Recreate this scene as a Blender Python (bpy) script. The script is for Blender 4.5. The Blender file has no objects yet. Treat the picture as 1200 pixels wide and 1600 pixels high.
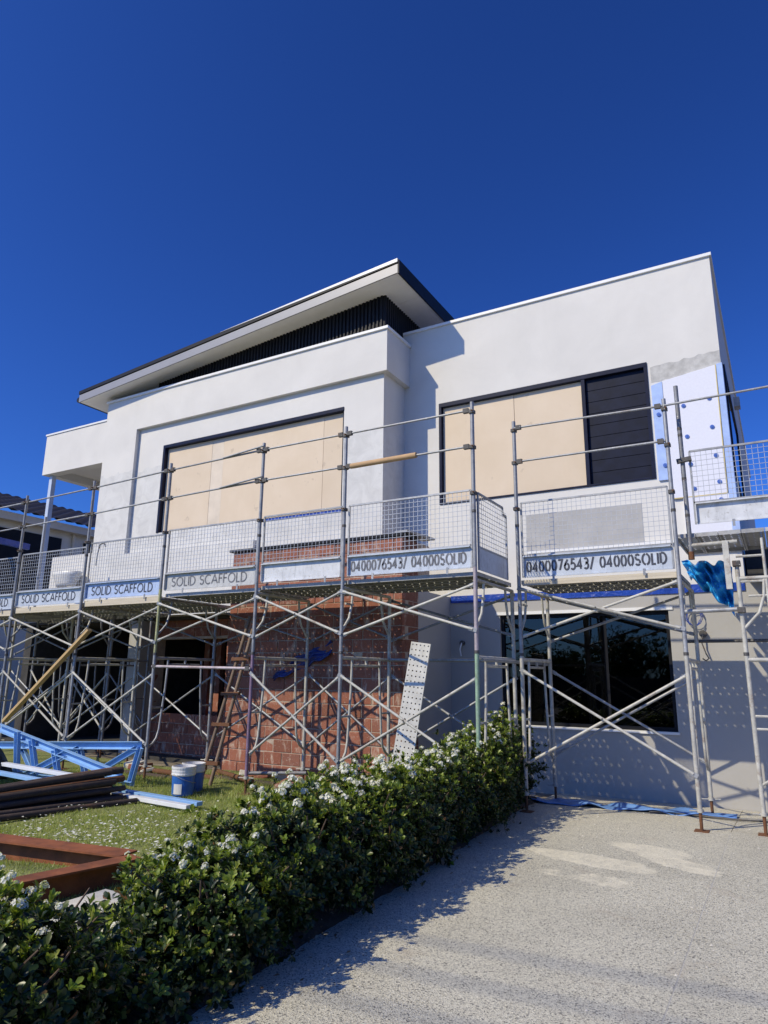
import bpy, math, random
import numpy as np
from mathutils import Vector, Matrix
R = math.radians
sc = bpy.context.scene
COL = sc.collection
rnd = random.Random(7)

# ------------------------------------------------------------------ camera
CAMH = 1.55
cam = bpy.data.cameras.new('camera')
cam.sensor_fit = 'VERTICAL'; cam.sensor_height = 36.0; cam.lens = 1065.1/1600*36.0
cam.clip_start = 0.05; cam.clip_end = 3000
cam_o = bpy.data.objects.new('camera', cam); COL.objects.link(cam_o)
_X = Vector((0.86715, -0.10565, -0.48672)); _Y = Vector((0.49832, 0.20566, 0.84226))
_X.normalize(); _Y = (_Y - _X*_X.dot(_Y)).normalized(); _Z = _X.cross(_Y)
# rows: world axes in camera pixels space (x right, y down, z forward)
right = Vector((_X[0], _Y[0], _Z[0])); down = Vector((_X[1], _Y[1], _Z[1])); fwd = Vector((_X[2], _Y[2], _Z[2]))
m = Matrix.Identity(4)
for i in range(3):
    m[i][0] = right[i]; m[i][1] = -down[i]; m[i][2] = -fwd[i]
m[2][3] = CAMH
cam_o.matrix_world = m
sc.camera = cam_o

# ------------------------------------------------------------------ sky + sun
TOSUN = Vector((-0.61, -1.0, 1.03)).normalized()
ELEV = math.asin(TOSUN.z); AZ = math.atan2(TOSUN.x, TOSUN.y) % (2*math.pi)
world = bpy.data.worlds.new('World'); sc.world = world; world.use_nodes = True
wn = world.node_tree; bg = wn.nodes['Background']
sky = wn.nodes.new('ShaderNodeTexSky'); sky.sky_type = 'NISHITA'; sky.sun_disc = False
sky.sun_elevation = ELEV; sky.sun_rotation = AZ; sky.altitude = 500; sky.air_density = 1.0; sky.dust_density = 1.5; sky.ozone_density = 4.0
tint = wn.nodes.new('ShaderNodeMix'); tint.data_type = 'RGBA'; tint.blend_type = 'MULTIPLY'
tint.inputs[0].default_value = 1.0; tint.inputs[7].default_value = (0.42, 0.82, 1.64, 1)
gam = wn.nodes.new('ShaderNodeGamma'); gam.inputs[1].default_value = 1.3
wn.links.new(sky.outputs[0], gam.inputs[0]); wn.links.new(gam.outputs[0], tint.inputs[6]); wn.links.new(tint.outputs[2], bg.inputs[0])
bg.inputs[1].default_value = 0.055
sun = bpy.data.lights.new('sun', 'SUN'); sun.energy = 4.0; sun.angle = R(0.53); sun.color = (1.0, 0.885, 0.65)
sun_o = bpy.data.objects.new('sun', sun); COL.objects.link(sun_o)
sun_o.rotation_euler = TOSUN.to_track_quat('Z', 'Y').to_euler()
sun_o.location = (-20, -30, 40)
vs = sc.view_settings
vs.view_transform = 'Standard'; vs.look = 'None'; vs.exposure = 0.0; vs.gamma = 1.0; vs.use_curve_mapping = False
sc.render.engine = 'CYCLES'; sc.cycles.use_denoising = True
sc.cycles.max_bounces = 6; sc.cycles.diffuse_bounces = 2; sc.cycles.glossy_bounces = 3; sc.cycles.transparent_max_bounces = 8

# ------------------------------------------------------------------ materials
class NT:
    def __init__(s, name):
        s.m = bpy.data.materials.new(name); s.m.use_nodes = True
        s.t = s.m.node_tree; s.n = s.t.nodes; s.b = s.n['Principled BSDF']
    def new(s, t, **kw):
        n = s.n.new('ShaderNode' + t)
        for k, v in kw.items(): setattr(n, k, v)
        return n
    def l(s, a, b): s.t.links.new(a, b)
    def pos(s, obj=False):
        if obj: return s.new('TexCoord').outputs['Object']
        return s.new('NewGeometry').outputs['Position']
    def noise(s, co, scale, detail=4, rough=.6, dist=0.0, vec=None):
        n = s.new('TexNoise'); n.inputs['Scale'].default_value = scale; n.inputs['Detail'].default_value = detail
        n.inputs['Roughness'].default_value = rough; n.inputs['Distortion'].default_value = dist
        if vec:
            mp = s.new('Mapping'); mp.inputs['Scale'].default_value = vec; s.l(co, mp.inputs[0]); co = mp.outputs[0]
        s.l(co, n.inputs['Vector']); return n.outputs['Fac']
    def ramp(s, f, stops):
        r = s.new('ValToRGB'); e = r.color_ramp.elements
        while len(e) < len(stops): e.new(0.5)
        for i, (p, c) in enumerate(stops):
            e[i].position = p; e[i].color = (*c, 1) if isinstance(c, (tuple, list)) else (c, c, c, 1)
        s.l(f, r.inputs[0]); return r.outputs[0]
    def mix(s, fac, a, b, mode='MIX'):
        n = s.new('Mix', data_type='RGBA', blend_type=mode)
        for i, v in ((0, fac), (6, a), (7, b)):
            if isinstance(v, (int, float)): n.inputs[i].default_value = v if i == 0 else (v, v, v, 1)
            elif isinstance(v, tuple): n.inputs[i].default_value = (*v, 1)
            else: s.l(v, n.inputs[i])
        return n.outputs[2]
    def math(s, op, a, b=None, c=None, clamp=False):
        n = s.new('Math', operation=op, use_clamp=clamp)
        for i, v in enumerate((a, b, c)):
            if v is None: continue
            if isinstance(v, (int, float)): n.inputs[i].default_value = v
            else: s.l(v, n.inputs[i])
        return n.outputs[0]
    def bump(s, h, strength=.3, dist=.01):
        b = s.new('Bump'); b.inputs['Strength'].default_value = strength; b.inputs['Distance'].default_value = dist
        s.l(h, b.inputs['Height']); s.l(b.outputs[0], s.b.inputs['Normal'])
    def rnd(s): return s.new('ObjectInfo').outputs['Random']
    def col(s, c):
        if isinstance(c, tuple): s.b.inputs['Base Color'].default_value = (*c, 1)
        else: s.l(c, s.b.inputs['Base Color'])
    def rough(s, r):
        if isinstance(r, (int, float)): s.b.inputs['Roughness'].default_value = r
        else: s.l(r, s.b.inputs['Roughness'])
def mul(c, k): return tuple(min(1, x*k) for x in c)
def simple(name, c, rough=.6, metal=0.0, var=.18, scale=6.0, bump=.15, bscale=40, bdist=.004, obj=False, rv=.0):
    n = NT(name); co = n.pos(obj)
    f = n.noise(co, scale, 5)
    cc = n.ramp(f, [(.3, mul(c, 1-var)), (.7, mul(c, 1+var))])
    if rv:
        cc = n.mix(1.0, cc, n.ramp(n.rnd(), [(0, 1-rv), (1, 1.0)]), 'MULTIPLY')
    n.col(cc); n.rough(rough); n.b.inputs['Metallic'].default_value = metal
    if bump: n.bump(n.noise(co, bscale, 4), bump, bdist)
    return n.m
M = {}
def render_wall(name, c, patch, zlim=None, xlim=None):
    n = NT(name); co = n.pos()
    f1 = n.noise(co, .9, 5, .62, .4); f2 = n.noise(co, 7, 4, .6)
    cc = n.ramp(f1, [(.28, mul(c, .885)), (.66, mul(c, 1.025))])
    cc = n.mix(n.math('MULTIPLY', f2, .35), cc, mul(c, .93))
    # faint vertical run-off streaks
    st = n.noise(co, 1.0, 4, .6, 0, (5.0, 5.0, .35))
    cc = n.mix(n.ramp(st, [(.55, 0.0), (.8, .22)]), cc, mul(c, .86))
    if zlim is not None:
        sep = n.new('SeparateXYZ'); n.l(co, sep.inputs[0])
        e = n.noise(co, 1.6, 5, .6)
        zz = n.math('ADD', sep.outputs[2], n.math('MULTIPLY', n.math('SUBTRACT', e, .5), .55))
        mask = n.math('LESS_THAN', zz, zlim)
        if xlim is not None: mask = n.math('MULTIPLY', mask, n.math('LESS_THAN', sep.outputs[0], xlim))
        blot = n.ramp(n.noise(co, 3.0, 6, .7, .8), [(.35, mul(patch, .88)), (.62, mul(patch, 1.1))])
        cc = n.mix(n.math('MULTIPLY', mask, .8), cc, blot)
        # dark pin marks and trowel scars
        sp = n.ramp(n.noise(co, 5.0, 2, .5), [(.72, 0.0), (.76, .5)])
        cc = n.mix(n.math('MULTIPLY', mask, n.math('MULTIPLY', sp, .5)), cc, mul(patch, .55))
    n.col(cc); n.rough(.85)
    h = n.math('ADD', n.math('ADD', n.noise(co, 160, 3), n.math('MULTIPLY', n.noise(co, 5, 4), 1.6)), n.math('MULTIPLY', n.noise(co, 1.1, 3, .5, .6), 5.0))
    n.bump(h, .32, .004)
    return n.m
M['white'] = render_wall('white_render', (.755, .735, .685), (.65, .645, .615), 5.74, -5.4)
M['white_plain'] = render_wall('white_render_plain', (.76, .74, .69), (.6, .6, .6))
M['wing_white'] = render_wall('wing_white_render', (.745, .725, .675), (.6, .6, .6))
M['grey_render'] = render_wall('grey_render', (.44, .43, .405), (.5, .5, .5))
M['patch'] = simple('patching_render', (.50, .49, .46), .9, var=.22, scale=9, bump=.5, bscale=60)
M['panel_grey'] = simple('grey_panel', (.44, .43, .41), .9, var=.1, scale=3, bump=.2)
M['cap'] = simple('white_capping', (.82, .82, .80), .45, var=.03, bump=.0)
M['soffit'] = simple('soffit_board', (.80, .785, .75), .7, var=.05, scale=3, bump=.05)
M['fascia'] = simple('fascia_steel', (.30, .30, .315), .42, var=.05, scale=2, bump=0)
M['black'] = simple('black_steel', (.011, .012, .016), .5, var=.25, bump=.05)
M['clad'] = simple('charcoal_cladding', (.010, .011, .015), .5, .0, var=.2, bump=.05)
M['navy'] = simple('navy_frame', (.012, .014, .032), .35, var=.25, scale=8, bump=.08)
M['navy_board'] = simple('navy_weatherboard', (.007, .010, .026), .55, var=.35, scale=5, bump=.15, bscale=20)
M['shade_dark'] = simple('shade_dark_interior', (.05, .048, .045), .9, var=.3, bump=.1)  # near-black colour stands in for deep shade in the porch and unlit rooms
M['eps'] = simple('foam_board', (.77, .78, .85), .85, var=.03, scale=30, bump=.35, bscale=220, bdist=.003)
M['eps_blue'] = simple('blue_foam_strip', (.40, .53, .84), .8, var=.16, scale=5, bump=.3, bscale=120)
M['fast'] = simple('blue_fixing', (.06, .14, .48), .4, var=.3, scale=60, bump=0)
M['yellowglue'] = simple('yellow_glue', (.62, .50, .22), .7, bump=.4)
for _k in ('navy_board', 'clad', 'black', 'navy'): M[_k].node_tree.nodes['Principled BSDF'].inputs['Specular IOR Level'].default_value = .18
# beige boards
n = NT('beige_board'); co = n.pos()
f = n.noise(co, 1.3, 5, .6, .3); g = n.noise(co, 1, 5, .6, 0, (26, 26, 1.2))
cc = n.ramp(f, [(.3, (.71, .575, .41)), (.7, (.79, .655, .49))]); cc = n.mix(n.math('MULTIPLY', g, .30), cc, (.68, .55, .40))
cc = n.mix(n.ramp(n.noise(co, 4.5, 3, .5), [(.69, 0.0), (.73, .35)]), cc, (.42, .33, .24))
cc = n.mix(1.0, cc, n.ramp(n.rnd(), [(0, .93), (1, 1.0)]), 'MULTIPLY')
n.col(cc); n.rough(.72); n.bump(g, .08, .003); M['beige'] = n.m
M['beige_pale'] = simple('pale_board', (.72, .62, .49), .75, var=.10, scale=3, bump=.05)
# brick
n = NT('red_brick'); co = n.pos(); r = n.rnd()
cc = n.ramp(r, [(0, (.13, .050, .037)), (.3, (.21, .070, .047)), (.7, (.28, .100, .066)), (1, (.17, .078, .064))])
f = n.noise(co, 22, 5, .7); cc = n.mix(n.math('MULTIPLY', f, .45), cc, (.50, .20, .11))
w = n.noise(co, 1, 5, .65, .3, (9, 9, 3.5)); cc = n.mix(n.ramp(w, [(.54, 0.0), (.70, .8)]), cc, (.58, .47, .38))
w2 = n.noise(co, 55, 2, .5); cc = n.mix(n.ramp(w2, [(.66, 0.0), (.72, .8)]), cc, (.55, .44, .36))
n.col(cc); n.rough(.88); n.bump(n.math('ADD', f, n.noise(co, 90, 3)), .5, .005); M['brick'] = n.m
M['mortar'] = simple('mortar', (.46, .37, .29), .95, var=.2, scale=14, bump=.6, bscale=80, bdist=.006)
# tubes
def tube_mat(name, c, rust=.5, rough=.5, metal=.25, spat=.7):
    n = NT(name); co = n.pos()
    f = n.noise(co, 9, 5, .65)
    cc = n.ramp(f, [(.3, mul(c, .72)), (.68, mul(c, 1.1))])
    cc = n.mix(1.0, cc, n.ramp(n.rnd(), [(0, .78), (1, 1.0)]), 'MULTIPLY')
    sp = n.noise(co, 48, 3, .6); cc = n.mix(n.ramp(sp, [(.64, 0.0), (.70, spat)]), cc, (.72, .71, .68))
    ru = n.noise(co, 4.0, 6, .75, .5); cc = n.mix(n.ramp(ru, [(.55, 0.0), (.68, rust)]), cc, (.19, .095, .045)); cc = n.mix(n.ramp(n.noise(co, 16, 5, .7, .4), [(.5, 0.0), (.72, .5)]), cc, mul(c, .45))
    n.col(cc); n.rough(n.ramp(f, [(.3, rough), (.8, min(1, rough+.25))])); n.b.inputs['Metallic'].default_value = metal
    n.bump(n.noise(co, 70, 4), .25, .003); return n.m
M['galv'] = tube_mat('galvanised_tube', (.42, .43, .44), .35, .45, .45)
M['galv_dark'] = tube_mat('weathered_tube', (.30, .31, .33), .5, .5, .4)
M['cream_tube'] = tube_mat('cream_tube', (.60, .585, .52), .7, .55, .1)
M['green_tube'] = tube_mat('green_tube', (.33, .48, .33), .4, .5, .1)
M['olive_tube'] = tube_mat('yellow_green_tube', (.50, .50, .25), .4, .5, .1)
M['purple_tube'] = tube_mat('purple_tube', (.30, .20, .30), .6, .5, .2)
M['pinkish_tube'] = tube_mat('pinkish_tube', (.52, .45, .47), .4, .5, .2)
M['rust'] = tube_mat('rusty_steel', (.20, .088, .040), .9, .8, .1, .2)
M['rust_dark'] = tube_mat('dark_rusty_pipe', (.085, .062, .052), .6, .75, .2, .12)
M['rust_worn'] = tube_mat('worn_rusty_tube', (.27, .19, .13), .7, .75, .1, .4)
M['coupler'] = tube_mat('coupler_steel', (.13, .125, .12), .8, .6, .4)
M['wire'] = simple('mesh_wire', (.46, .47, .48), .45, .4, var=.15, bump=0)
M['plank'] = tube_mat('steel_plank', (.50, .50, .49), .25, .55, .3)
M['plank_pale'] = simple('pale_steel_plank', (.62, .61, .56), .6, .1, var=.15, scale=8, bump=.15)
def sign_mat(name, c):
    n = NT(name); co = n.pos(); f = n.noise(co, 6, 5, .65); g = n.noise(co, 1, 5, .7, 0, (14, 14, 3))
    cc = n.ramp(f, [(.3, mul(c, .82)), (.7, mul(c, 1.08))]); cc = n.mix(n.ramp(g, [(.54, 0.0), (.72, .7)]), cc, mul(c, .5)); cc = n.mix(n.ramp(n.noise(co, 26, 4, .7), [(.60, 0.0), (.68, .55)]), cc, (.30, .28, .25))
    n.col(cc); n.rough(.55); n.b.inputs['Metallic'].default_value = .1; return n.m
M['sign_grey'] = sign_mat('toe_board_grey', (.54, .59, .66))
M['sign_blue'] = sign_mat('toe_board_blue', (.46, .56, .76))
M['sign_cream'] = sign_mat('toe_board_cream', (.56, .56, .54))
M['sign_white'] = sign_mat('toe_board_white', (.68, .69, .70))
M['ink'] = simple('stencil_ink', (.045, .05, .07), .6, var=.4, scale=30, bump=0)
M['ink_grey'] = simple('faded_stencil_ink', (.14, .145, .165), .7, var=.5, scale=25, bump=0)
def wood(name, c):
    n = NT(name); co = n.pos(True); g = n.noise(co, 1, 6, .65, .6, (2, 40, 40))
    f = n.noise(co, 3, 4); cc = n.ramp(g, [(.3, mul(c, .75)), (.7, mul(c, 1.12))]); cc = n.mix(n.math('MULTIPLY', f, .3), cc, mul(c, .7))
    n.col(cc); n.rough(.75); n.bump(g, .25, .003); return n.m
M['timber'] = wood('pine_timber', (.62, .42, .19)); M['timber_pale'] = wood('pale_timber', (.66, .58, .44))
M['cardboard'] = simple('cardboard', (.52, .34, .18), .85, var=.12, bump=.1)
def tarp(name, c):
    n = NT(name); co = n.pos(True); f = n.noise(co, 6, 5, .6, 1.2)
    n.col(n.ramp(f, [(.3, mul(c, .75)), (.7, mul(c, 1.2))])); n.rough(.32)
    n.bump(n.noise(co, 9, 4, .55, 1.0), .55, .03); return n.m
M['tarp'] = tarp('blue_tarpaulin', (.04, .42, .92)); M['tarp_dark'] = tarp('dark_blue_membrane', (.015, .06, .36))
M['tarp_deep'] = tarp('deep_blue_tarpaulin', (.012, .035, .20))
M['bluesheet'] = simple('blue_sheet', (.13, .27, .58), .55, var=.3, scale=4, bump=.4, bscale=9, bdist=.02)
M['bluesteel'] = simple('blue_painted_steel', (.27, .48, .80), .4, var=.12, scale=5, bump=.06)
M['palebluesteel'] = simple('pale_blue_steel', (.52, .60, .74), .45, var=.1, scale=4, bump=.05)
M['whitesteel'] = simple('white_steel', (.75, .77, .79), .4, var=.06, bump=.03)
M['plastic_white'] = simple('white_plastic', (.74, .73, .69), .4, var=.06, bump=.05)
M['plastic_blue'] = simple('blue_plastic', (.03, .14, .46), .4, var=.2, scale=14, bump=0)
M['black_plastic'] = simple('black_plastic', (.015, .015, .017), .4, var=.3, bump=.4, bscale=9, bdist=.03)
# corten
n = NT('corten_steel'); co = n.pos(); f = n.noise(co, 5, 6, .7); g = n.noise(co, 40, 4, .6)
cc = n.ramp(f, [(.3, (.13, .045, .020)), (.55, (.27, .085, .030)), (.75, (.36, .13, .05))]); cc = n.mix(n.ramp(g, [(.6, 0.0), (.7, .5)]), cc, (.10, .05, .035))
n.col(cc); n.rough(.8); n.bump(g, .4, .003); M['corten'] = n.m
# glass
n = NT('dark_glass'); n.col((.004, .005, .007)); n.rough(.02); n.b.inputs['IOR'].default_value = 1.9
tr = n.new('BsdfTransparent'); tr.inputs[0].default_value = (.22, .23, .25, 1)
lw = n.new('Fresnel'); lw.inputs[0].default_value = 1.5
gl = n.new('BsdfGlossy'); gl.inputs['Roughness'].default_value = .015; gl.inputs['Color'].default_value = (.9, .95, 1, 1)
mx = n.new('MixShader'); n.l(lw.outputs[0], mx.inputs[0]); n.l(tr.outputs[0], mx.inputs[1]); n.l(gl.outputs[0], mx.inputs[2])
bp = n.new('Bump'); bp.inputs['Strength'].default_value = .04; bp.inputs['Distance'].default_value = .02
n.l(n.noise(n.pos(), 2.5, 2), bp.inputs['Height']); n.l(bp.outputs[0], gl.inputs['Normal'])
n.l(mx.outputs[0], n.n['Material Output'].inputs[0]); M['glass'] = n.m
# ground materials
n = NT('exposed_aggregate'); co = n.pos()
v = n.new('TexVoronoi'); v.inputs['Scale'].default_value = 135; n.l(co, v.inputs['Vector'])
v2 = n.new('TexVoronoi'); v2.inputs['Scale'].default_value = 220; n.l(co, v2.inputs['Vector'])
sepc = n.new('SeparateColor'); n.l(v.outputs['Color'], sepc.inputs[0])
cc = n.ramp(sepc.outputs[0], [(0, (.12, .117, .105)), (.10, (.27, .265, .235)), (.17, (.53, .505, .41)), (.7, (.63, .605, .49)), (1, (.73, .70, .57))])
sep2 = n.new('SeparateColor'); n.l(v2.outputs['Color'], sep2.inputs[0])
cc = n.mix(n.ramp(sep2.outputs[1], [(.84, 0.0), (.90, .65)]), cc, (.11, .108, .10))
big = n.noise(co, .7, 5, .6, .5); cc = n.mix(1.0, cc, n.ramp(big, [(.3, .84), (.7, 1.08)]), 'MULTIPLY')
cc = n.mix(n.ramp(n.noise(co, 2.2, 5, .6, .6), [(.60, 0.0), (.72, .35)]), cc, (.40, .33, .25))
# sand left behind in two smeared patches, and cement dust near the wall
sp = n.new('SeparateXYZ'); n.l(co, sp.inputs[0])
wob = n.noise(co, 2.2, 6, .7); fine = n.noise(co, 30, 4, .7)
mask = None
for cx, cy, rx, ry, ang in ((-1.62, 6.48, .50, .20, -.22), (-1.22, 7.12, .34, .20, -.35), (-.98, 6.80, .42, .15, -.62), (-1.55, 5.95, .45, .28, .1)):
    ca, sa = math.cos(ang), math.sin(ang)
    dx = n.math('SUBTRACT', sp.outputs[0], cx); dy = n.math('SUBTRACT', sp.outputs[1], cy)
    u = n.math('DIVIDE', n.math('ADD', n.math('MULTIPLY', dx, ca), n.math('MULTIPLY', dy, sa)), rx)
    q = n.math('DIVIDE', n.math('SUBTRACT', n.math('MULTIPLY', dy, ca), n.math('MULTIPLY', dx, sa)), ry)
    d = n.math('ADD', n.math('MULTIPLY', u, u), n.math('MULTIPLY', q, q))
    e = n.math('SUBTRACT', (1.25 if cy > 6.2 else .55), n.math('ADD', d, n.math('MULTIPLY', n.math('SUBTRACT', wob, .5), 3.6)))
    e = n.math('MULTIPLY', e, 2.8, clamp=True)
    mask = e if mask is None else n.math('MAXIMUM', mask, e)
mask = n.math('MULTIPLY', mask, n.ramp(fine, [(.25, .35), (.55, .95)]))
mask = n.math('MULTIPLY', mask, n.ramp(n.noise(co, 7, 6, .75, .6), [(.32, .25), (.62, 1.0)]))
cc = n.mix(mask, cc, (.80, .75, .59))
dust = n.math('MULTIPLY', n.math('SUBTRACT', sp.outputs[1], 6.6), .22, clamp=True)
cc = n.mix(n.math('MULTIPLY', dust, n.ramp(n.noise(co, 3, 5, .7), [(.3, .15), (.7, .6)])), cc, (.58, .54, .47))
n.col(cc); n.rough(.85); n.bump(n.math('ADD', v.outputs['Distance'], n.math('MULTIPLY', v2.outputs['Distance'], .6)), .5, .006); M['drive'] = n.m
n = NT('garden_soil'); co = n.pos(); f = n.noise(co, 14, 6, .75)
n.col(n.ramp(f, [(.3, (.035, .024, .016)), (.6, (.085, .062, .042)), (.8, (.17, .13, .09))])); n.rough(.95); n.bump(f, .9, .04); M['soil'] = n.m
n = NT('lawn_soil'); co = n.pos(); f = n.noise(co, 4, 6, .7); g = n.noise(co, 40, 3)
cc = n.ramp(f, [(.3, (.19, .215, .055)), (.55, (.27, .30, .09)), (.75, (.38, .345, .155))])
n.col(n.mix(n.math('MULTIPLY', g, .5), cc, (.05, .06, .02))); n.rough(.95); n.bump(g, .8, .03); M['lawn'] = n.m
M['earth'] = simple('sandy_earth', (.24, .205, .155), .95, var=.3, scale=1.2, bump=.4, bscale=14, bdist=.02)
M['asphalt'] = simple('asphalt', (.20, .19, .175), .9, var=.2, bump=.5, bscale=120)
M['concrete'] = simple('pale_concrete', (.46, .45, .42), .9, var=.15, scale=5, bump=.3, bscale=50)
M['limestone'] = simple('limestone_block', (.60, .57, .49), .9, var=.18, scale=8, bump=.6, bscale=30)
def leaf_mat(name, stops, rough=.34, transl=.25):
    n = NT(name); rr = n.new('NewGeometry').outputs['Random Per Island']
    cc = n.ramp(rr, stops); n.col(cc); n.rough(rough)
    n.b.inputs['Specular IOR Level'].default_value = .4
    t = n.new('BsdfTranslucent'); n.l(n.mix(1.0, cc, (1.6, 1.7, .6), 'MULTIPLY'), t.inputs[0])
    mx = n.new('MixShader'); mx.inputs[0].default_value = transl
    n.l(n.b.outputs[0], mx.inputs[1]); n.l(t.outputs[0], mx.inputs[2]); n.l(mx.outputs[0], n.n['Material Output'].inputs[0]); return n.m
M['leaf'] = leaf_mat('shrub_leaf', [(0, (.012, .024, .008)), (.5, (.022, .044, .012)), (.85, (.045, .080, .018)), (.97, (.13, .15, .04)), (1, (.22, .10, .04))])
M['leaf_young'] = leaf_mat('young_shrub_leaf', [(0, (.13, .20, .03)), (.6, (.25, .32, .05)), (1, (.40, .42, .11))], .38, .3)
M['leaf_tree'] = leaf_mat('tree_leaf', [(0, (.025, .045, .014)), (.6, (.05, .08, .02)), (1, (.09, .11, .035))], .5, .25)
M['grass'] = leaf_mat('grass_blade', [(0, (.21, .27, .06)), (.5, (.34, .40, .11)), (.85, (.45, .48, .17)), (1, (.58, .53, .29))], .55, .3)
M['petal'] = leaf_mat('white_petal', [(0, (.70, .69, .66)), (.8, (.84, .83, .80)), (1, (.66, .60, .48))], .6, .25)
M['bark'] = simple('bark', (.12, .085, .06), .95, var=.3, scale=20, bump=.7, bscale=50, bdist=.01)
M['tile'] = simple('dark_roof_tile', (.016, .015, .021), .6, var=.35, scale=6, bump=.2)
M['cream_wall'] = simple('cream_render', (.80, .76, .66), .9, var=.08, scale=2, bump=.15)
M['cream_trim'] = simple('cream_trim', (.78, .70, .56), .6, var=.05, bump=0)
M['litter'] = leaf_mat('dry_leaf', [(0, (.20, .11, .05)), (.6, (.33, .20, .10)), (1, (.5, .42, .30))], .8, .1)

# ------------------------------------------------------------------ builders
ORI = {}
def link(o): COL.objects.link(o); return o
def tag(o, label=None, cat=None, group=None, kind=None):
    if label: o['label'] = label
    if cat: o['category'] = cat
    if group: o['group'] = group
    if kind: o['kind'] = kind
    return o
def root(name, label, cat, loc=(0, 0, 0), group=None):
    o = link(bpy.data.objects.new(name, None)); o.empty_display_size = .2
    o.location = loc; ORI[o.name] = Vector(loc); return tag(o, label, cat, group)
class MB:
    def __init__(s): s.v = []; s.f = []; s.smooth = False
    def quad(s, a, b, c, d): i = len(s.v); s.v += [tuple(a), tuple(b), tuple(c), tuple(d)]; s.f.append((i, i+1, i+2, i+3)); return s
    def box(s, x0, x1, y0, y1, z0, z1):
        i = len(s.v); s.v += [(x, y, z) for z in (z0, z1) for y in (y0, y1) for x in (x0, x1)]
        s.f += [tuple(i+k for k in q) for q in ((0, 2, 3, 1), (4, 5, 7, 6), (0, 1, 5, 4), (2, 6, 7, 3), (0, 4, 6, 2), (1, 3, 7, 5))]; return s
    def obox(s, p0, p1, w, h, up=(0, 0, 1)):
        p0, p1 = Vector(p0), Vector(p1); d = (p1-p0).normalized(); up = Vector(up)
        sd = d.cross(up)
        if sd.length < 1e-4: sd = d.cross(Vector((0, 1, 0)))
        sd.normalize(); u = sd.cross(d).normalized(); i = len(s.v)
        for p in (p0, p1):
            for a, b in ((-1, -1), (1, -1), (1, 1), (-1, 1)): s.v.append(tuple(p + sd*(a*w/2) + u*(b*h/2)))
        s.f += [tuple(i+k for k in q) for q in ((3, 2, 1, 0), (4, 5, 6, 7), (0, 1, 5, 4), (1, 2, 6, 5), (2, 3, 7, 6), (3, 0, 4, 7))]; return s
    def path(s, pts, r, n=8, caps=True):
        pts = [Vector(p) for p in pts]; base = len(s.v); k = len(pts)
        u = None
        for j, p in enumerate(pts):
            d = (pts[min(j+1, k-1)] - pts[max(j-1, 0)]).normalized()
            if u is None:
                a = Vector((0, 0, 1)) if abs(d.z) < .9 else Vector((1, 0, 0)); u = d.cross(a).normalized()
            else: u = (u - d*d.dot(u)).normalized()
            w = d.cross(u); rr = r[j] if isinstance(r, (list, tuple)) else r
            for q in range(n):
                a = 2*math.pi*q/n; s.v.append(tuple(p + u*(math.cos(a)*rr) + w*(math.sin(a)*rr)))
        for j in range(k-1):
            for q in range(n):
                a = base+j*n+q; b = base+j*n+(q+1) % n; s.f.append((a, b, b+n, a+n))
        if caps: s.f.append(tuple(base+q for q in range(n))[::-1]); s.f.append(tuple(base+(k-1)*n+q for q in range(n)))
        s.smooth = True; return s
    def tube(s, a, b, r, n=8): return s.path([a, b], r, n)
    def lathe(s, c, prof, n=20):
        c = Vector(c); base = len(s.v); k = len(prof)
        for r, z in prof:
            for q in range(n): a = 2*math.pi*q/n; s.v.append((c.x+r*math.cos(a), c.y+r*math.sin(a), c.z+z))
        for j in range(k-1):
            for q in range(n):
                a = base+j*n+q; b = base+j*n+(q+1) % n; s.f.append((a, b, b+n, a+n))
        return s
    def prism(s, poly, y0, y1):   # polygon in xz extruded along y
        i = len(s.v); k = len(poly); s.v += [(x, y0, z) for x, z in poly] + [(x, y1, z) for x, z in poly]
        s.f.append(tuple(range(i, i+k))); s.f.append(tuple(range(i+k, i+2*k))[::-1])
        for j in range(k): a = i+j; b = i+(j+1) % k; s.f.append((a, a+k, b+k, b))
        return s
    def build(s, name, mat, parent=None, bevel=0, kind=None, label=None):
        me = bpy.data.meshes.new(name)
        off = ORI[parent.name] if parent is not None else Vector((0, 0, 0))
        me.from_pydata([(x-off.x, y-off.y, z-off.z) for x, y, z in s.v], [], s.f); me.update()
        me.materials.append(M[mat] if isinstance(mat, str) else mat)
        o = link(bpy.data.objects.new(name, me))
        if s.smooth:
            for p in me.polygons: p.use_smooth = len(p.vertices) == 4
            try: me.set_sharp_from_angle(angle=R(50))
            except Exception: pass
        if parent is not None: o.parent = parent; ORI[o.name] = off
        if bevel:
            b = o.modifiers.new('bevel', 'BEVEL'); b.width = bevel; b.segments = 2; b.limit_method = 'ANGLE'
        if kind: o['kind'] = kind
        if label: o['label'] = label
        return o
def single(mb, name, mat, label, cat, base=None, group=None, bevel=0):
    """a thing that is one mesh, origin at its base"""
    vs_ = np.array(mb.v)
    if base is None: base = ((vs_[:, 0].min()+vs_[:, 0].max())/2, (vs_[:, 1].min()+vs_[:, 1].max())/2, vs_[:, 2].min())
    mb.v = [(x-base[0], y-base[1], z-base[2]) for x, y, z in mb.v]
    o = mb.build(name, mat, None, bevel); o.location = base; return tag(o, label, cat, group)
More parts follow.
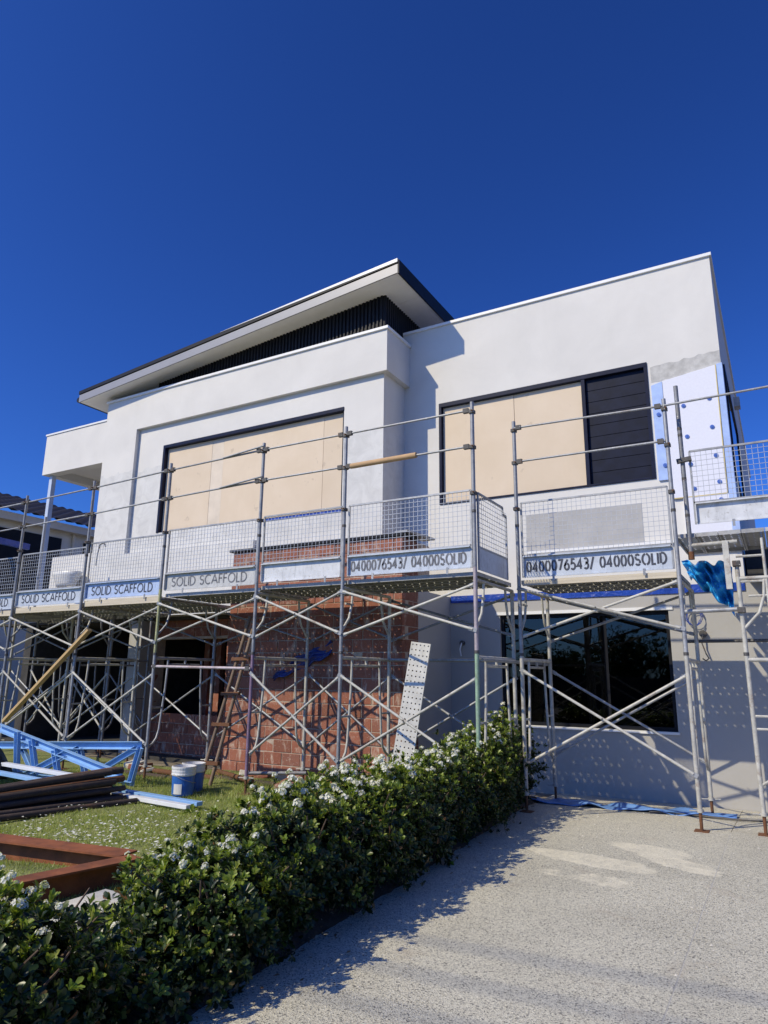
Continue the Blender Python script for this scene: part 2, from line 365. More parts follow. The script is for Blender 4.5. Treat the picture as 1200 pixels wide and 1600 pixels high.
def raw_mesh(name, V, F, mat, parent=None, kind=None, smooth=False):
    """V (n,3) array, F (m,k) array"""
    me = bpy.data.meshes.new(name); V = np.asarray(V, np.float32); F = np.asarray(F, np.int32)
    off = ORI[parent.name] if parent is not None else Vector((0, 0, 0))
    V = V - np.array(off[:], np.float32)
    me.vertices.add(len(V)); me.vertices.foreach_set('co', V.ravel())
    k = F.shape[1]; me.loops.add(F.size); me.loops.foreach_set('vertex_index', F.ravel())
    me.polygons.add(len(F)); me.polygons.foreach_set('loop_start', np.arange(0, F.size, k, dtype=np.int32))
    me.polygons.foreach_set('loop_total', np.full(len(F), k, np.int32))
    me.update(calc_edges=True); me.validate()
    me.materials.append(M[mat]); o = link(bpy.data.objects.new(name, me))
    if smooth: me.shade_smooth()
    if parent is not None: o.parent = parent; ORI[o.name] = off
    if kind: o['kind'] = kind
    return o

# ------------------------------------------------------------------ ground
SLOPE = lambda y: 0.0 if y < 8.4 else -(y-8.4)*.0475
g = MB()
for a, b, z0, z1 in ((-300, 1.2, -.03, -.03), (1.2, 8.4, -.03, -.03), (8.4, 10.6, -.03, -.134), (10.6, 400, -.134, -.134)):
    g.quad((-300, a, z0), (300, a, z0), (300, b, z1), (-300, b, z1))
tag(g.build('ground', 'earth'), kind='structure')
dr = MB()
slabs = tag(link(bpy.data.objects.new('driveway', None)), kind='structure'); ORI[slabs.name] = Vector((0, 0, 0))
MB().box(-.669, -.663, .2, 8.4, -.1, -.0012).build('joint_filler', 'concrete', slabs)
for x0, x1 in ((-3.02, -.669), (-.663, 4.5)):
    for y0, y1 in ((.2, 4.995), (5.0, 8.4), (8.4, 10.39)):
        b = MB(); i = 0
        xa = x0
        pts = [(xa, y0), (x1, y0), (x1, y1), (xa, y1)]
        if x0 < -1: pts = [(-2.36-.1*(y0-1.0)*.62-.1, y0), (x1, y0), (x1, y1), (-2.36-.1*(y1-1.0)*.62-.1, y1)]
        top = [(x, y, SLOPE(y)) for x, y in pts]; bot = [(x, y, SLOPE(y)-.12) for x, y in pts]
        b.v = top+bot; b.f = [(0, 1, 2, 3)] + [(j, j+4, (j+1) % 4+4, (j+1) % 4) for j in range(4)]
        if y0 == .2 or (x0 < -1) or True: pass
        b.build('slab', 'drive', slabs)
st = MB(); st.quad((-300, -14, -.01), (300, -14, -.01), (300, -6, -.01), (-300, -6, -.01)); tag(st.build('road', 'asphalt'), kind='structure')
vg = MB(); vg.quad((-300, -6, -.012), (300, -6, -.012), (300, .15, -.012), (-300, .15, -.012)); tag(vg.build('verge', 'lawn'), kind='structure')
# lawn sheet with slightly uneven surface
nx, ny = 60, 70; V = []; F = []
for j in range(ny+1):
    for i in range(nx+1):
        x = -14 + i*(10.6/nx); y = .4 + j*(8.2/ny)
        V.append((x, y, .015 + .03*math.sin(x*1.7+y*.9)*math.sin(y*1.3-x*.4) + .02*(x < -3.6)))
for j in range(ny):
    for i in range(nx): a = j*(nx+1)+i; F.append((a, a+1, a+nx+2, a+nx+1))
tag(raw_mesh('lawn', V, F, 'lawn', smooth=True), kind='structure')
LAWN = lambda x, y: .015 + .03*math.sin(x*1.7+y*.9)*math.sin(y*1.3-x*.4) + .02*(x < -3.6)
# garden bed under the hedge
EDGE = lambda y: -2.36-.062*(y-1.0)
V = []; F = []; ny = 90; nx = 14
for j in range(ny+1):
    y = .2 + j*(9.0/ny)
    for i in range(nx+1):
        t = i/nx; x = (-3.75)*(1-t) + (EDGE(y)-.08)*t + .02*math.sin(y*9+i)
        V.append((x, y, .03 + .05*math.sin(math.pi*t) + rnd.uniform(-.012, .018) + SLOPE(y) - (.045 if i == nx else 0)))
for j in range(ny):
    for i in range(nx): a = j*(nx+1)+i; F.append((a, a+1, a+nx+2, a+nx+1))
tag(raw_mesh('garden_bed', V, F, 'soil', smooth=True), kind='structure')

# ------------------------------------------------------------------ house
YR, YF, YI = 10.40, 9.535, 9.627
house = root('house', 'white rendered two storey house with skillion roof, partly unfinished', 'house', (-6, 11, 0))
def wall_with_hole(mb, x0, x1, z0, z1, hx0, hx1, hz0, hz1, y0, y1):
    mb.box(x0, hx0, y0, y1, z0, z1); mb.box(hx1, x1, y0, y1, z0, z1)
    mb.box(hx0, hx1, y0, y1, z0, hz0); mb.box(hx0, hx1, y0, y1, hz1, z1)
# right wing upper storey
WX0, WX1, WZ0, WZ1 = -4.892, -1.362, 4.405, 6.268
wg = MB(); wall_with_hole(wg, -5.75, -.35, 2.81, 7.79, WX0, WX1, WZ0, WZ1, YR, YR+.24); wg.build('wing_wall', 'wing_white', house)
MB().box(-.60, -.352, YR+.24, 24, 2.66, 7.79).build('side_wall', 'wing_white', house)
MB().box(-5.75, -.318, YR-.032, YR+.27, 7.785, 7.84).box(-.62, -.318, YR+.27, 24, 7.785, 7.84).build('parapet_capping', 'cap', house, .006)
MB().box(-5.6, -.62, YR+.24, 23, 7.2, 7.3).build('flat_roof', 'fascia', house)
# wing window: navy frame, beige boards, weatherboard infill
wf = MB(); fy0, fy1 = YR-.02, YR+.16; t = .05
wf.box(WX0, WX1, fy0, fy1, WZ1-.075, WZ1).box(WX0, WX0+t, fy0, fy1, WZ0, WZ1-.075).box(WX1-t, WX1, fy0, fy1, WZ0, WZ1-.075).box(WX0+t, WX1-t, fy0, fy1, WZ0, WZ0+.03)
wf.box(-2.375, -2.315, YR-.012, fy1, WZ0+.03, WZ1-.075)
win = wf.build('window', 'navy', house, .004)
xs = [WX0+.06, -3.985, -3.62, -2.38]
xs = [WX0+.055, -3.52, -2.38]
for i in range(2):
    MB().box(xs[i]+.003, xs[i+1]-.003, YR+.05+.004*i, YR+.07+.004*i, WZ0+.035, WZ1-.08).build('board', 'beige', win, .002)
for i in range(9):
    z0 = WZ0+.035+i*.1945
    MB().box(-2.312, WX1-.053, YR+.045, YR+.07, z0, z0+.1885).build('weatherboard', 'navy_board', win, .003)
MB().box(-2.312, WX1-.053, YR+.075, YR+.08, WZ0+.03, WZ1-.075).build('backing', 'black', win)
# side window of the wing
sw = MB().box(-.40, -.325, 11.1, 11.16, 4.5, 6.3).box(-.40, -.325, 14.5, 14.56, 4.5, 6.3).box(-.40, -.325, 11.16, 14.5, 6.22, 6.3).box(-.40, -.325, 11.16, 14.5, 4.5, 4.58).build('window', 'navy', house)
MB().box(-.36, -.345, 11.16, 14.5, 4.58, 6.22).build('pane', 'glass', sw)
MB().box(-.352, -.24, 15.0, 15.25, 7.0, 7.2).build('vent', 'patch', house)
# main block upper wall (left): band above, leg at left, recess with window, plinth below
W1X0, W1X1, W1Z0, W1Z1 = -11.0, -6.415, 4.33, 6.235
mb = MB(); mb.box(-12.84, -5.486, YF, YR+.2, 6.716, 7.50); mb.box(-12.84, -11.80, YF, YI+.3, 2.62, 6.716); mb.box(-11.80, -8.3, YF, YI+.3, 2.62, 3.945)
mb.build('band_wall', 'white', house)
mb = MB(); wall_with_hole(mb, -11.80, -5.593, 3.945, 6.716, W1X0, W1X1, W1Z0, W1Z1, YI, YI+.26)
mb.box(-8.3, -5.593, YI, YI+.26, 2.62, 3.945); mb.box(-5.85, -5.593, YI+.26, YR, 2.62, 6.716)
mb.build('recess_wall', 'white', house)
MB().box(-12.87, -5.452, YF-.034, YF+.24, 7.50, 7.555).box(-5.73, -5.452, YF+.24, YR-.016, 7.50, 7.555).build('parapet_capping', 'cap', house, .006)
wf = MB(); a, b_ = YI-.015, YI+.14
wf.box(W1X0, W1X1, a, b_, W1Z1-.07, W1Z1).box(W1X0, W1X0+.06, a, b_, W1Z0, W1Z1-.07).box(W1X1-.05, W1X1, YI+.04, b_, W1Z0, W1Z1-.07).box(W1X0+.06, W1X1-.05, YI+.02, b_, W1Z0, W1Z0+.02)
win = wf.build('window', 'navy', house, .004)
bx = [W1X0+.065, -9.66, -9.34, -6.9, W1X1-.055]
for i in range(4):
    MB().box(bx[i]+.0015, bx[i+1]-.0015, YI+.075+.003*(i % 2), YI+.095+.004*(i % 2), W1Z0+.025, W1Z1-.075).build('board', 'beige' if i != 1 else 'beige_pale', win, .002)
MB().box(-8.2, W1X1+.03, YI-.014, YI+.005, W1Z0-.04, W1Z0-.004).build('sill_tape', 'tarp_dark', house)
# balcony at the left
MB().box(-15.05, -12.845, YF+.02, YF+.25, 6.11, 7.10).box(-15.05, -14.85, YF+.25, 13.5, 6.11, 7.10).box(-14.85, -12.845, YF+.25, 13.5, 6.30, 6.5).build('balcony_roof', 'white_plain', house, .006)
MB().box(-15.07, -12.845, YF, YF+.27, 7.10, 7.14).box(-15.07, -14.83, YF+.27, 13.5, 7.10, 7.14).build('parapet_capping', 'cap', house)
MB().box(-14.90, -14.79, YF+.12, YF+.23, 2.9, 6.11).build('balcony_post', 'palebluesteel', house, .006)
MB().box(-15.3, -12.845, YF+.02, 13.5, 2.68, 3.05).build('balcony_floor', 'white_plain', house)
MB().box(-14.3, -12.9, YF+.06, YF+.2, 3.05, 4.06).build('balcony_parapet', 'white_plain', house, .006)
# skillion roof
RS = .0905; RX0, RX1 = -13.5, -5.12
sof = lambda x: 8.338 + (x-RX1)*RS
RY0, RY1 = 9.232, 13.2
roof = MB().prism([(RX0, sof(RX0)+.02), (RX1, sof(RX1)+.02), (RX1, sof(RX1)+.24), (RX0, sof(RX0)+.24)], RY0+.03, RY1).build('roof', 'black', house)
b = MB().prism([(RX0-.01, sof(RX0)-.005), (RX1+.002, sof(RX1)-.005), (RX1+.002, sof(RX1)+.165), (RX0-.01, sof(RX0)+.165)], RY0, RY0+.028); b.build('front_fascia', 'fascia', roof)
MB().prism([(RX0-.02, sof(RX0)+.185), (RX1+.004, sof(RX1)+.185), (RX1+.004, sof(RX1)+.262), (RX0-.02, sof(RX0)+.262)], RY0-.015, RY0+.2).build('roof_capping', 'black', roof)
MB().prism([(-9.2, sof(-9.2)+.264), (RX1+.006, sof(RX1)+.20), (RX1+.006, sof(RX1)+.266), (-9.2, sof(-9.2)+.2665)], RY0-.019, RY0+.15).build('flashing', 'cap', roof)
MB().box(RX1+.003, RX1+.028, RY0+.005, RY1, sof(RX1)-.02, sof(RX1)+.25).build('end_fascia', 'black', roof)
MB().path([(RX0-.06, RY0+.02, sof(RX0)+.07), (RX0-.06, RY1, sof(RX0)+.07)], .065, 10).build('gutter', 'black', roof)
for y0, y1 in ((RY0+.03, 10.1), (10.106, 11.6), (11.606, RY1)):
    MB().prism([(RX0, sof(RX0)), (RX1, sof(RX1)), (RX1, sof(RX1)+.012), (RX0, sof(RX0)+.012)], y0, y1).build('soffit_panel', 'soffit', roof)
# ribbed cladding between parapet and soffit
cl = MB(); x = -11.4
while x < -5.66:
    cl.v += [(x, 9.70, 7.3), (x+.012, 9.672, 7.3), (x+.04, 9.672, 7.3), (x+.052, 9.70, 7.3), (x+.08, 9.70, 7.3)]
    cl.v += [(p[0], p[1], sof(p[0])+.03) for p in cl.v[-5:]]; k = len(cl.v)-10
    cl.f += [(k+j, k+j+1, k+j+6, k+j+5) for j in range(4)]; x += .08
x_c = -5.645; y = 9.70
while y < 11.4:
    cl.v += [(x_c, y, 7.3), (x_c+.026, y+.012, 7.3), (x_c+.026, y+.04, 7.3), (x_c, y+.052, 7.3), (x_c, y+.08, 7.3)]
    cl.v += [(p[0], p[1], sof(x_c)+.03) for p in cl.v[-5:]]; k = len(cl.v)-10
    cl.f += [(k+j, k+j+1, k+j+6, k+j+5) for j in range(4)]; y += .08
cl.build('ribbed_cladding', 'clad', house)
MB().box(-11.4, -5.65, 9.72, 11.4, 7.2, 7.55).build('cladding_core', 'clad', house)
# ground floor of the wing, grey render
LX0, LX1, LZ0, LZ1 = -3.86, -1.353, .822, 2.472
gw = MB(); wall_with_hole(gw, -5.0, 4.6, -.3, 2.805, LX0, LX1, LZ0, LZ1, YR+.004, YR+.25); gw.build('ground_floor_wall', 'grey_render', house)
MB().box(-.3, 5, YR-.35, 14, 2.81, 2.93).build('eave_slab', 'shade_dark', house)
MB().box(-.33, 5, YR+.5, 14, 2.93, 3.35).build('upper_void_wall', 'shade_dark', house)
MB().box(-4.70, -.36, YR-.014, YR+.003, 2.70, 2.815).build('membrane', 'tarp_dark', house)
MB().box(LX0-.06, LX1+.06, YR-.012, YR+.0035, LZ1+.004, LZ1+.05).build('window_head', 'cap', house)
MB().box(LX0-.02, LX1+.02, YR-.03, YR+.06, LZ0-.035, LZ0-.004).build('window_sill', 'cap', house)
wf = MB().box(LX0, LX1, YR+.05, YR+.13, LZ1-.05, LZ1).box(LX0, LX1, YR+.05, YR+.13, LZ0, LZ0+.05).box(LX0, LX0+.05, YR+.05, YR+.13, LZ0+.05, LZ1-.05).box(LX1-.05, LX1, YR+.05, YR+.13, LZ0+.05, LZ1-.05).box(-2.29, -2.24, YR+.104, YR+.16, LZ0+.05, LZ1-.05)
win = wf.build('window', 'black', house)
MB().box(LX0+.05, -2.29, YR+.085, YR+.091, LZ0+.05, LZ1-.05).build('pane', 'glass', win)
MB().box(-2.24, LX1-.05, YR+.095, YR+.101, LZ0+.05, LZ1-.05).build('pane', 'glass', win)
MB().box(-5.0, 4.6, 14.0, 14.1, -.2, 2.6).box(-5.0, -4.9, 10.7, 14, -.2, 2.6).box(0.2, .3, 10.7, 14, -.2, 2.6).box(-5, 4.6, 10.7, 14, -.2, -.1).box(-5, 4.6, YR+.26, 14, 2.5, 2.64).build('inner_room', 'shade_dark', house)
# return wall between brick bay and wing
MB().box(-4.95, -4.715, 9.22, YR, -.2, 2.80).build('return_wall', 'grey_render', house)

# brick bay with single bricks
CH, BL = .186, .350
BX0, BX1, BY, BZ1 = -7.99, -4.706, 8.70, 3.535
bay = MB().box(BX0+.006, BX1-.006, BY+.008, 9.2, -.25, BZ1-.01).box(BX0+.006, BX1-.012, 9.2, 9.62, 2.7, BZ1-.01).build('brick_bay', 'mortar', house)
def brick_mesh(L, D, Hh):
    b = MB().box(0, L, 0, D, 0, Hh); o = b.build('brick', 'brick')
    me = o.data; bpy.data.objects.remove(o); 
    import bmesh
    bm = bmesh.new(); bm.from_mesh(me)
    bmesh.ops.bevel(bm, geom=bm.edges[:], offset=.005, segments=1, affect='EDGES'); bm.to_mesh(me); bm.free(); return me
BM = {}
def brick(x, y, z, L, parent, D=.10):
    k = (round(L, 3), D)
    if k not in BM: BM[k] = brick_mesh(L, D, CH-.012)
    o = link(bpy.data.objects.new('brick', BM[k])); o.parent = parent; off = ORI[parent.name]
    o.location = (x-off.x, y-off.y+rnd.uniform(-.006, .004), z-off.z+rnd.uniform(-.002, .002)); o.rotation_euler = (rnd.uniform(-.02, .02), rnd.uniform(-.008, .008), rnd.uniform(-.012, .012)); return o
nc = 20
for c in range(nc):
    z = BZ1 - (c+1)*CH
    x = BX0 - (BL/2 if c % 2 else 0)
    while x < BX1-.02:
        xa, xb = max(x, BX0), min(x+BL-.012, BX1)
        if xb-xa > .04: brick(xa, BY, z, round(xb-xa, 3), bay)
        x += BL
# bricks of the bay's short return, joined
rt = MB()
for c in range(nc):
    z = BZ1-(c+1)*CH; y = BY+.105 + (.1 if c % 2 else 0)
    while y < 9.2:
        rt.box(BX1-.02, BX1-.001, y, min(y+.338, 9.215), z, z+CH-.012); y += BL
rt.build('return_bricks', 'brick', bay, .003, kind='stuff')
MB().box(BX0-.06, BX1+.03, BY-.04, BY+.5, BZ1+.004, BZ1+.045).build('ledge_flashing', 'black', house)
MB().obox((-4.72, BY-.02, BZ1+.07), (-4.66, 9.5, BZ1+.075), .22, .03).build('sill_piece', 'galv', house)
# brick ground-floor wall to the left with a window opening
GX0, GX1, GY = -11.75, -7.95, 10.10
lw_ = MB(); wall_with_hole(lw_, GX0+.006, GX1, -.25, 2.61, -11.22, -9.30, .66, 2.19, GY+.01, GY+.23); lb = lw_.build('brick_wall', 'mortar', house)
for c in range(16):
    z = 2.61-(c+1)*CH
    x = GX0 - (BL/2 if c % 2 else 0)
    while x < GX1-.02:
        xa, xb = max(x, GX0), min(x+BL-.012, GX1)
        zc = z+.09
        if .66 < zc < 2.19:
            if xa < -11.22 < xb: xb = -11.22
            elif xa >= -11.22 and xb <= -9.30: x += BL; continue
            elif xa < -9.30 < xb: xa = -9.30
        if xb-xa > .05: brick(xa, GY, z, round(xb-xa, 3), lb)
        x += BL
MB().box(-11.75, -8, 13.0, 13.1, -.2, 2.55).box(-8.1, -8.0, 10.34, 13, -.2, 2.55).box(-11.75, -11.65, 10.34, 13, -.2, 2.55).box(-11.75, -8, 10.34, 13, -.15, -.1).build('inner_room', 'shade_dark', house)
for x in (-10.75, -10.42): MB().box(x, x+.14, 11.0, 11.12, -.1, 2.55).build('brick_pier', 'brick', house)
# porch at far left
MB().box(-17.5, -11.76, 13.4, 13.6, -.2, 2.66).build('porch_wall', 'shade_dark', house)  # grey wall coloured near-black to carry the porch's deep shade
MB().box(-15.4, -15.15, 9.9, 13.4, -.2, 2.55).build('porch_side_wall', 'shade_dark', house)
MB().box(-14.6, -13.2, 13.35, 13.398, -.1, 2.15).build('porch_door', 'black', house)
MB().box(-16.5, -4.96, YF+.31, 13.4, 2.56, 2.615).build('porch_ceiling', 'shade_dark', house)
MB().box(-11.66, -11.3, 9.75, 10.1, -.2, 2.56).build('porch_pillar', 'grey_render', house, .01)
MB().box(-17, -7.9, 9.7, 13.4, -.16, -.03).build('porch_slab', 'shade_dark', house)
# unfinished corner: insulation foam with fixings
fo = root('foam_insulation', 'white foam insulation panel with blue fixings on upper right corner', 'insulation', (-.8, YR-.03, 3.25))
fy = YR-.035
b = MB().prism([(-1.16, 4.07), (-.445, 4.07), (-.42, 6.005), (-1.16, 5.90)], fy, YR-.004); b.build('foam_board', 'eps', fo, .003)
MB().box(-1.02, -.43, fy, YR-.004, 3.24, 4.06).build('foam_board', 'eps', fo, .003)
MB().prism([(-1.325, 4.36), (-1.165, 4.36), (-1.165, 5.90), (-1.325, 5.86)], fy+.004, YR-.004).build('corner_strip', 'eps_blue', fo, .003)
MB().prism([(-.437, 3.24), (-.335, 3.24), (-.335, 6.02), (-.413, 6.01)], fy-.006, YR+.1).build('corner_strip', 'eps_blue', fo, .003)
MB().prism([(-.452, 4.07), (-.440, 4.07), (-.418, 6.0), (-.430, 6.0)], fy-.003, fy+.01).build('glue_line', 'yellowglue', fo)
MB().box(-1.15, -.45, fy-.002, fy+.01, 4.058, 4.072).build('glue_line', 'yellowglue', fo)
for (px, pz) in ((-1.25, 5.38), (-1.24, 4.97), (-1.22, 4.58), (-.90, 5.45), (-.55, 5.50), (-.89, 4.97), (-.55, 5.06), (-.88, 4.55), (-.54, 4.63), (-.86, 4.18), (-.53, 4.24), (-.53, 3.98), (-.72, 3.36), (-.5, 3.40)):
    b = MB(); k = len(b.v)
    b.path([(px, fy-.012, pz), (px, fy+.004, pz)], .03, 12); b.path([(px, fy-.017, pz), (px, fy-.012, pz)], .012, 8); b.build('fixing', 'fast', fo)
pt = MB(); rr = random.Random(3)
def blob(mb, pts, y):
    i = len(mb.v); mb.v += [(x, y, z) for x, z in pts]; mb.f.append(tuple(range(i, i+len(pts)))); return mb
top = [(-1.32+.97*t/14, 6.06+.05*t/14+rr.uniform(-.02, .02)+.03) for t in range(15)]; bot = [(-.36-.96*t/14, 6.0-.09*t/14+rr.uniform(-.025, .02)) for t in range(15)]
rp = blob(MB(), [(x, z) for x, z in bot]+[(x, z+.09) for x, z in top], YR-.0035); rp.build('render_patch', 'patch', house)

# ------------------------------------------------------------------ scaffold
PLZ = 2.70
def plank_mesh(L, Wd=.225):
    nxh, nyh = max(4, round(L/(.105 if Wd < .25 else .068))), (3 if Wd < .25 else 5); cx, cy = L/nxh, Wd/nyh; V = []; F = []; r = .0098
    for i in range(nxh):
        for j in range(nyh):
            x0, y0 = i*cx, j*cy; xc, yc = x0+cx/2, y0+cy/2; k = len(V)
            ring = []
            for q in range(8):
                a = math.pi/4*q+math.pi/8; ring.append((xc+r*math.cos(a), yc+r*math.sin(a), 0))
            outer = [(x0+cx, yc, 0), (x0+cx, y0+cy, 0), (xc, y0+cy, 0), (x0, y0+cy, 0), (x0, yc, 0), (x0, y0, 0), (xc, y0, 0), (x0+cx, y0, 0)]
            V += ring + outer
            for q in range(8): F.append((k+q, k+8+q, k+8+(q+1) % 8, k+(q+1) % 8)) if False else None
            # ring angles 22.5+45q ; outer q at 45q -> quad ring[q-1], outer[q], ring[q] etc.
            for q in range(8):
                F.append((k+(q-1) % 8, k+8+q, k+8+(q+1) % 8, k+q))
    k = len(V)
    for (y, s) in ((0, 1), (Wd, -1)):
        i = len(V); V += [(0, y, 0), (L, y, 0), (L, y, -.05), (0, y, -.05), (L, y+s*.018, -.05), (0, y+s*.018, -.05)]
        F += [(i, i+1, i+2, i+3), (i+3, i+2, i+4, i+5)]
    for x in (0, L):
        i = len(V); V += [(x, 0, 0), (x, Wd, 0), (x, Wd, -.045), (x, 0, -.045)]; F.append((i, i+1, i+2, i+3))
    me = bpy.data.meshes.new('steel_plank'); me.from_pydata(V, [], F); me.update(); me.materials.append(M['plank']); return me
PM = {}
def plank(x0, x1, y, z, label, group, rotz=0, mat=None):
    L = round(x1-x0, 2)
    if L not in PM: PM[L] = plank_mesh(L)
    o = link(bpy.data.objects.new('steel_plank', PM[L])); o.location = (x0, y, z); o.rotation_euler = (0, 0, rotz)
    return tag(o, label, 'plank', group)
ORD = ['front edge', 'second from the front', 'middle', 'second from the back', 'rearmost', 'inner', 'second inner', 'third inner', 'wall side']
def collar(mb, x, y, z, r=.033, h=.05): return mb.path([(x, y, z-h/2), (x, y, z+h/2)], r, 8)
def frame(x, yf, yr, label, front=('galv', 'galv'), top=4.79, zb=(0, 0), inner='cream_tube', low_front=None, along='y'):
    """walk-through scaffold frame in the plane x = const; front post carries on up to the guard rails"""
    P = (lambda a, z: (x, a, z)) if along == 'y' else (lambda a, z: (a, x, z))
    rt_ = root('scaffold_frame', label, 'scaffold frame', P(yf, zb[0]), 'scaffold frames')
    r = .0242; zt = 1.76
    w = yr-yf; s = 1 if w > 0 else -1; iw = .27*s
    b = MB(); b.tube(P(yf, zb[0]+.2), P(yf, 1.80), r, 10); b.build('post', low_front or front[0], rt_)
    b = MB(); b.tube(P(yf, 1.80), P(yf, min(top, 2.76)), r, 10); b.build('post', front[1], rt_)
    if top > 3.2: b = MB(); b.tube(P(yf, 2.76), P(yf, top), r, 10); b.build('post', front[2] if len(front) > 2 else front[1], rt_)
    b = MB(); b.tube(P(yr, zb[1]+.2), P(yr, PLZ-.08), r, 10); b.build('post', inner, rt_)
    for a, z in ((yf, zb[0]), (yr, zb[1])):
        j = MB(); j.tube(P(a, z+.004), P(a, z+.24), .017, 8); p = P(a, z)
        j.box(p[0]-.07, p[0]+.07, p[1]-.07, p[1]+.07, z, z+.007); jk = j.build('base_jack', 'rust', rt_)
        nb = MB(); nb.path([P(a, z+.18), P(a, z+.215)], .034, 8); q = P(a, z+.195); nb.tube((q[0]-.1, q[1]-.03, q[2]), (q[0]+.1, q[1]+.03, q[2]), .008, 6); nb.build('jack_nut', 'cream_tube', jk)
    b = MB(); b.tube(P(yf, zt-.02), P(yr, zt-.02), .022, 8); b.build('transom', inner, rt_)
    b = MB(); b.tube(P(yf+iw, zt-.11), P(yr-iw, zt-.11), .017, 8); b.tube(P((yf+yr)/2, zt-.11), P((yf+yr)/2, zt-.03), .017, 6); b.build('rung', inner, rt_)
    for (a, d) in ((yf, 1), (yr, -1)):
        o_ = a+d*iw
        b = MB(); b.path([P(o_, zt-.03), P(o_-d*s*.02, 1.3), P(o_-d*s*.05, 1.0), P(o_-d*s*.075, .72), P(o_-d*s*.11, .60), P(o_-d*s*.17, .53), P(a, .47)], .0165, 8); b.build('inner_leg', inner, rt_)
        b = MB(); b.tube(P(a, 1.03), P(o_-d*s*.045, 1.03), .014, 6); b.build('stub', inner, rt_)
        b = MB(); b.path([P(o_-d*s*.02, PLZ-.09), P(o_-d*s*.04, 2.42), P(o_-d*s*.1, 2.24), P(a, 2.06)], .0165, 8); b.build('inner_leg', inner, rt_)
    b = MB(); b.tube(P(yf, PLZ-.085), P(yr, PLZ-.085), .022, 8); b.build('transom', inner, rt_)
    b = MB(); b.tube(P(yf+iw*.3, 2.42), P(yf+iw, 2.42), .014, 6); b.build('stub', inner, rt_)
    if top > 4:
        for z in (top-.13, top-.58, 3.64):
            q = P(yf, z); MB().box(q[0]-.034, q[0]+.034, q[1]-.04, q[1]+.034, z-.022, z+.022).build('clamp', 'coupler', rt_, .005)
            MB().tube((q[0]+.02, q[1]-.075, z), (q[0]+.02, q[1]-.03, z), .008, 6).build('clamp_bolt', 'rust', rt_)
    for z in (1.80, 3.42):
        if z < top-.3:
            b = MB(); collar(b, *P(yf, z)[:2], z, .028, .035); b.build('joint_collar', 'coupler', rt_)
    return rt_
def brace(pts, label, mat='cream_tube', y=None, group='scaffold cross braces'):
    (a, b_, c, d) = pts
    rt_ = root('cross_brace', label, 'scaffold brace', ((a[0]+b_[0])/2, a[1], min(p[2] for p in pts)), group)
    for (p, q, o_) in ((a, b_, 0), (c, d, .036)):
        m_ = MB(); p2 = (p[0], p[1]+o_, p[2]); q2 = (q[0], q[1]+o_, q[2]); m_.tube(p2, q2, .0165, 8)
        m_.build('tube', mat, rt_)
        for e, f_ in ((p2, q2), (q2, p2)):
            dv = (Vector(f_)-Vector(e)).normalized(); MB().obox(Vector(e)-dv*.05, Vector(e)+dv*.05, .008, .045, (0, 0, 1)).build('end_lug', 'galv', rt_)
    cx = [(a[i]+b_[i])/2 for i in range(3)]
    MB().tube((cx[0], cx[1]-.02, cx[2]), (cx[0], cx[1]+.055, cx[2]), .01, 6).build('pivot', 'coupler', rt_)
    return rt_
def rail(p, q, label, mat='galv', r=.0145, cp=True, group='scaffold guard rails'):
    o = root('guard_rail', label, 'guard rail', p, group)
    MB().tube(p, q, r, 8).build('tube', mat, o)
    if cp:
        for e, f_ in ((p, q), (q, p)):
            d = (Vector(f_)-Vector(e)).normalized(); e2 = Vector(e)+d*.035; MB().obox(e2-d*.02, e2+d*.05, .046, .056).build('coupler', 'coupler', o)
    return o

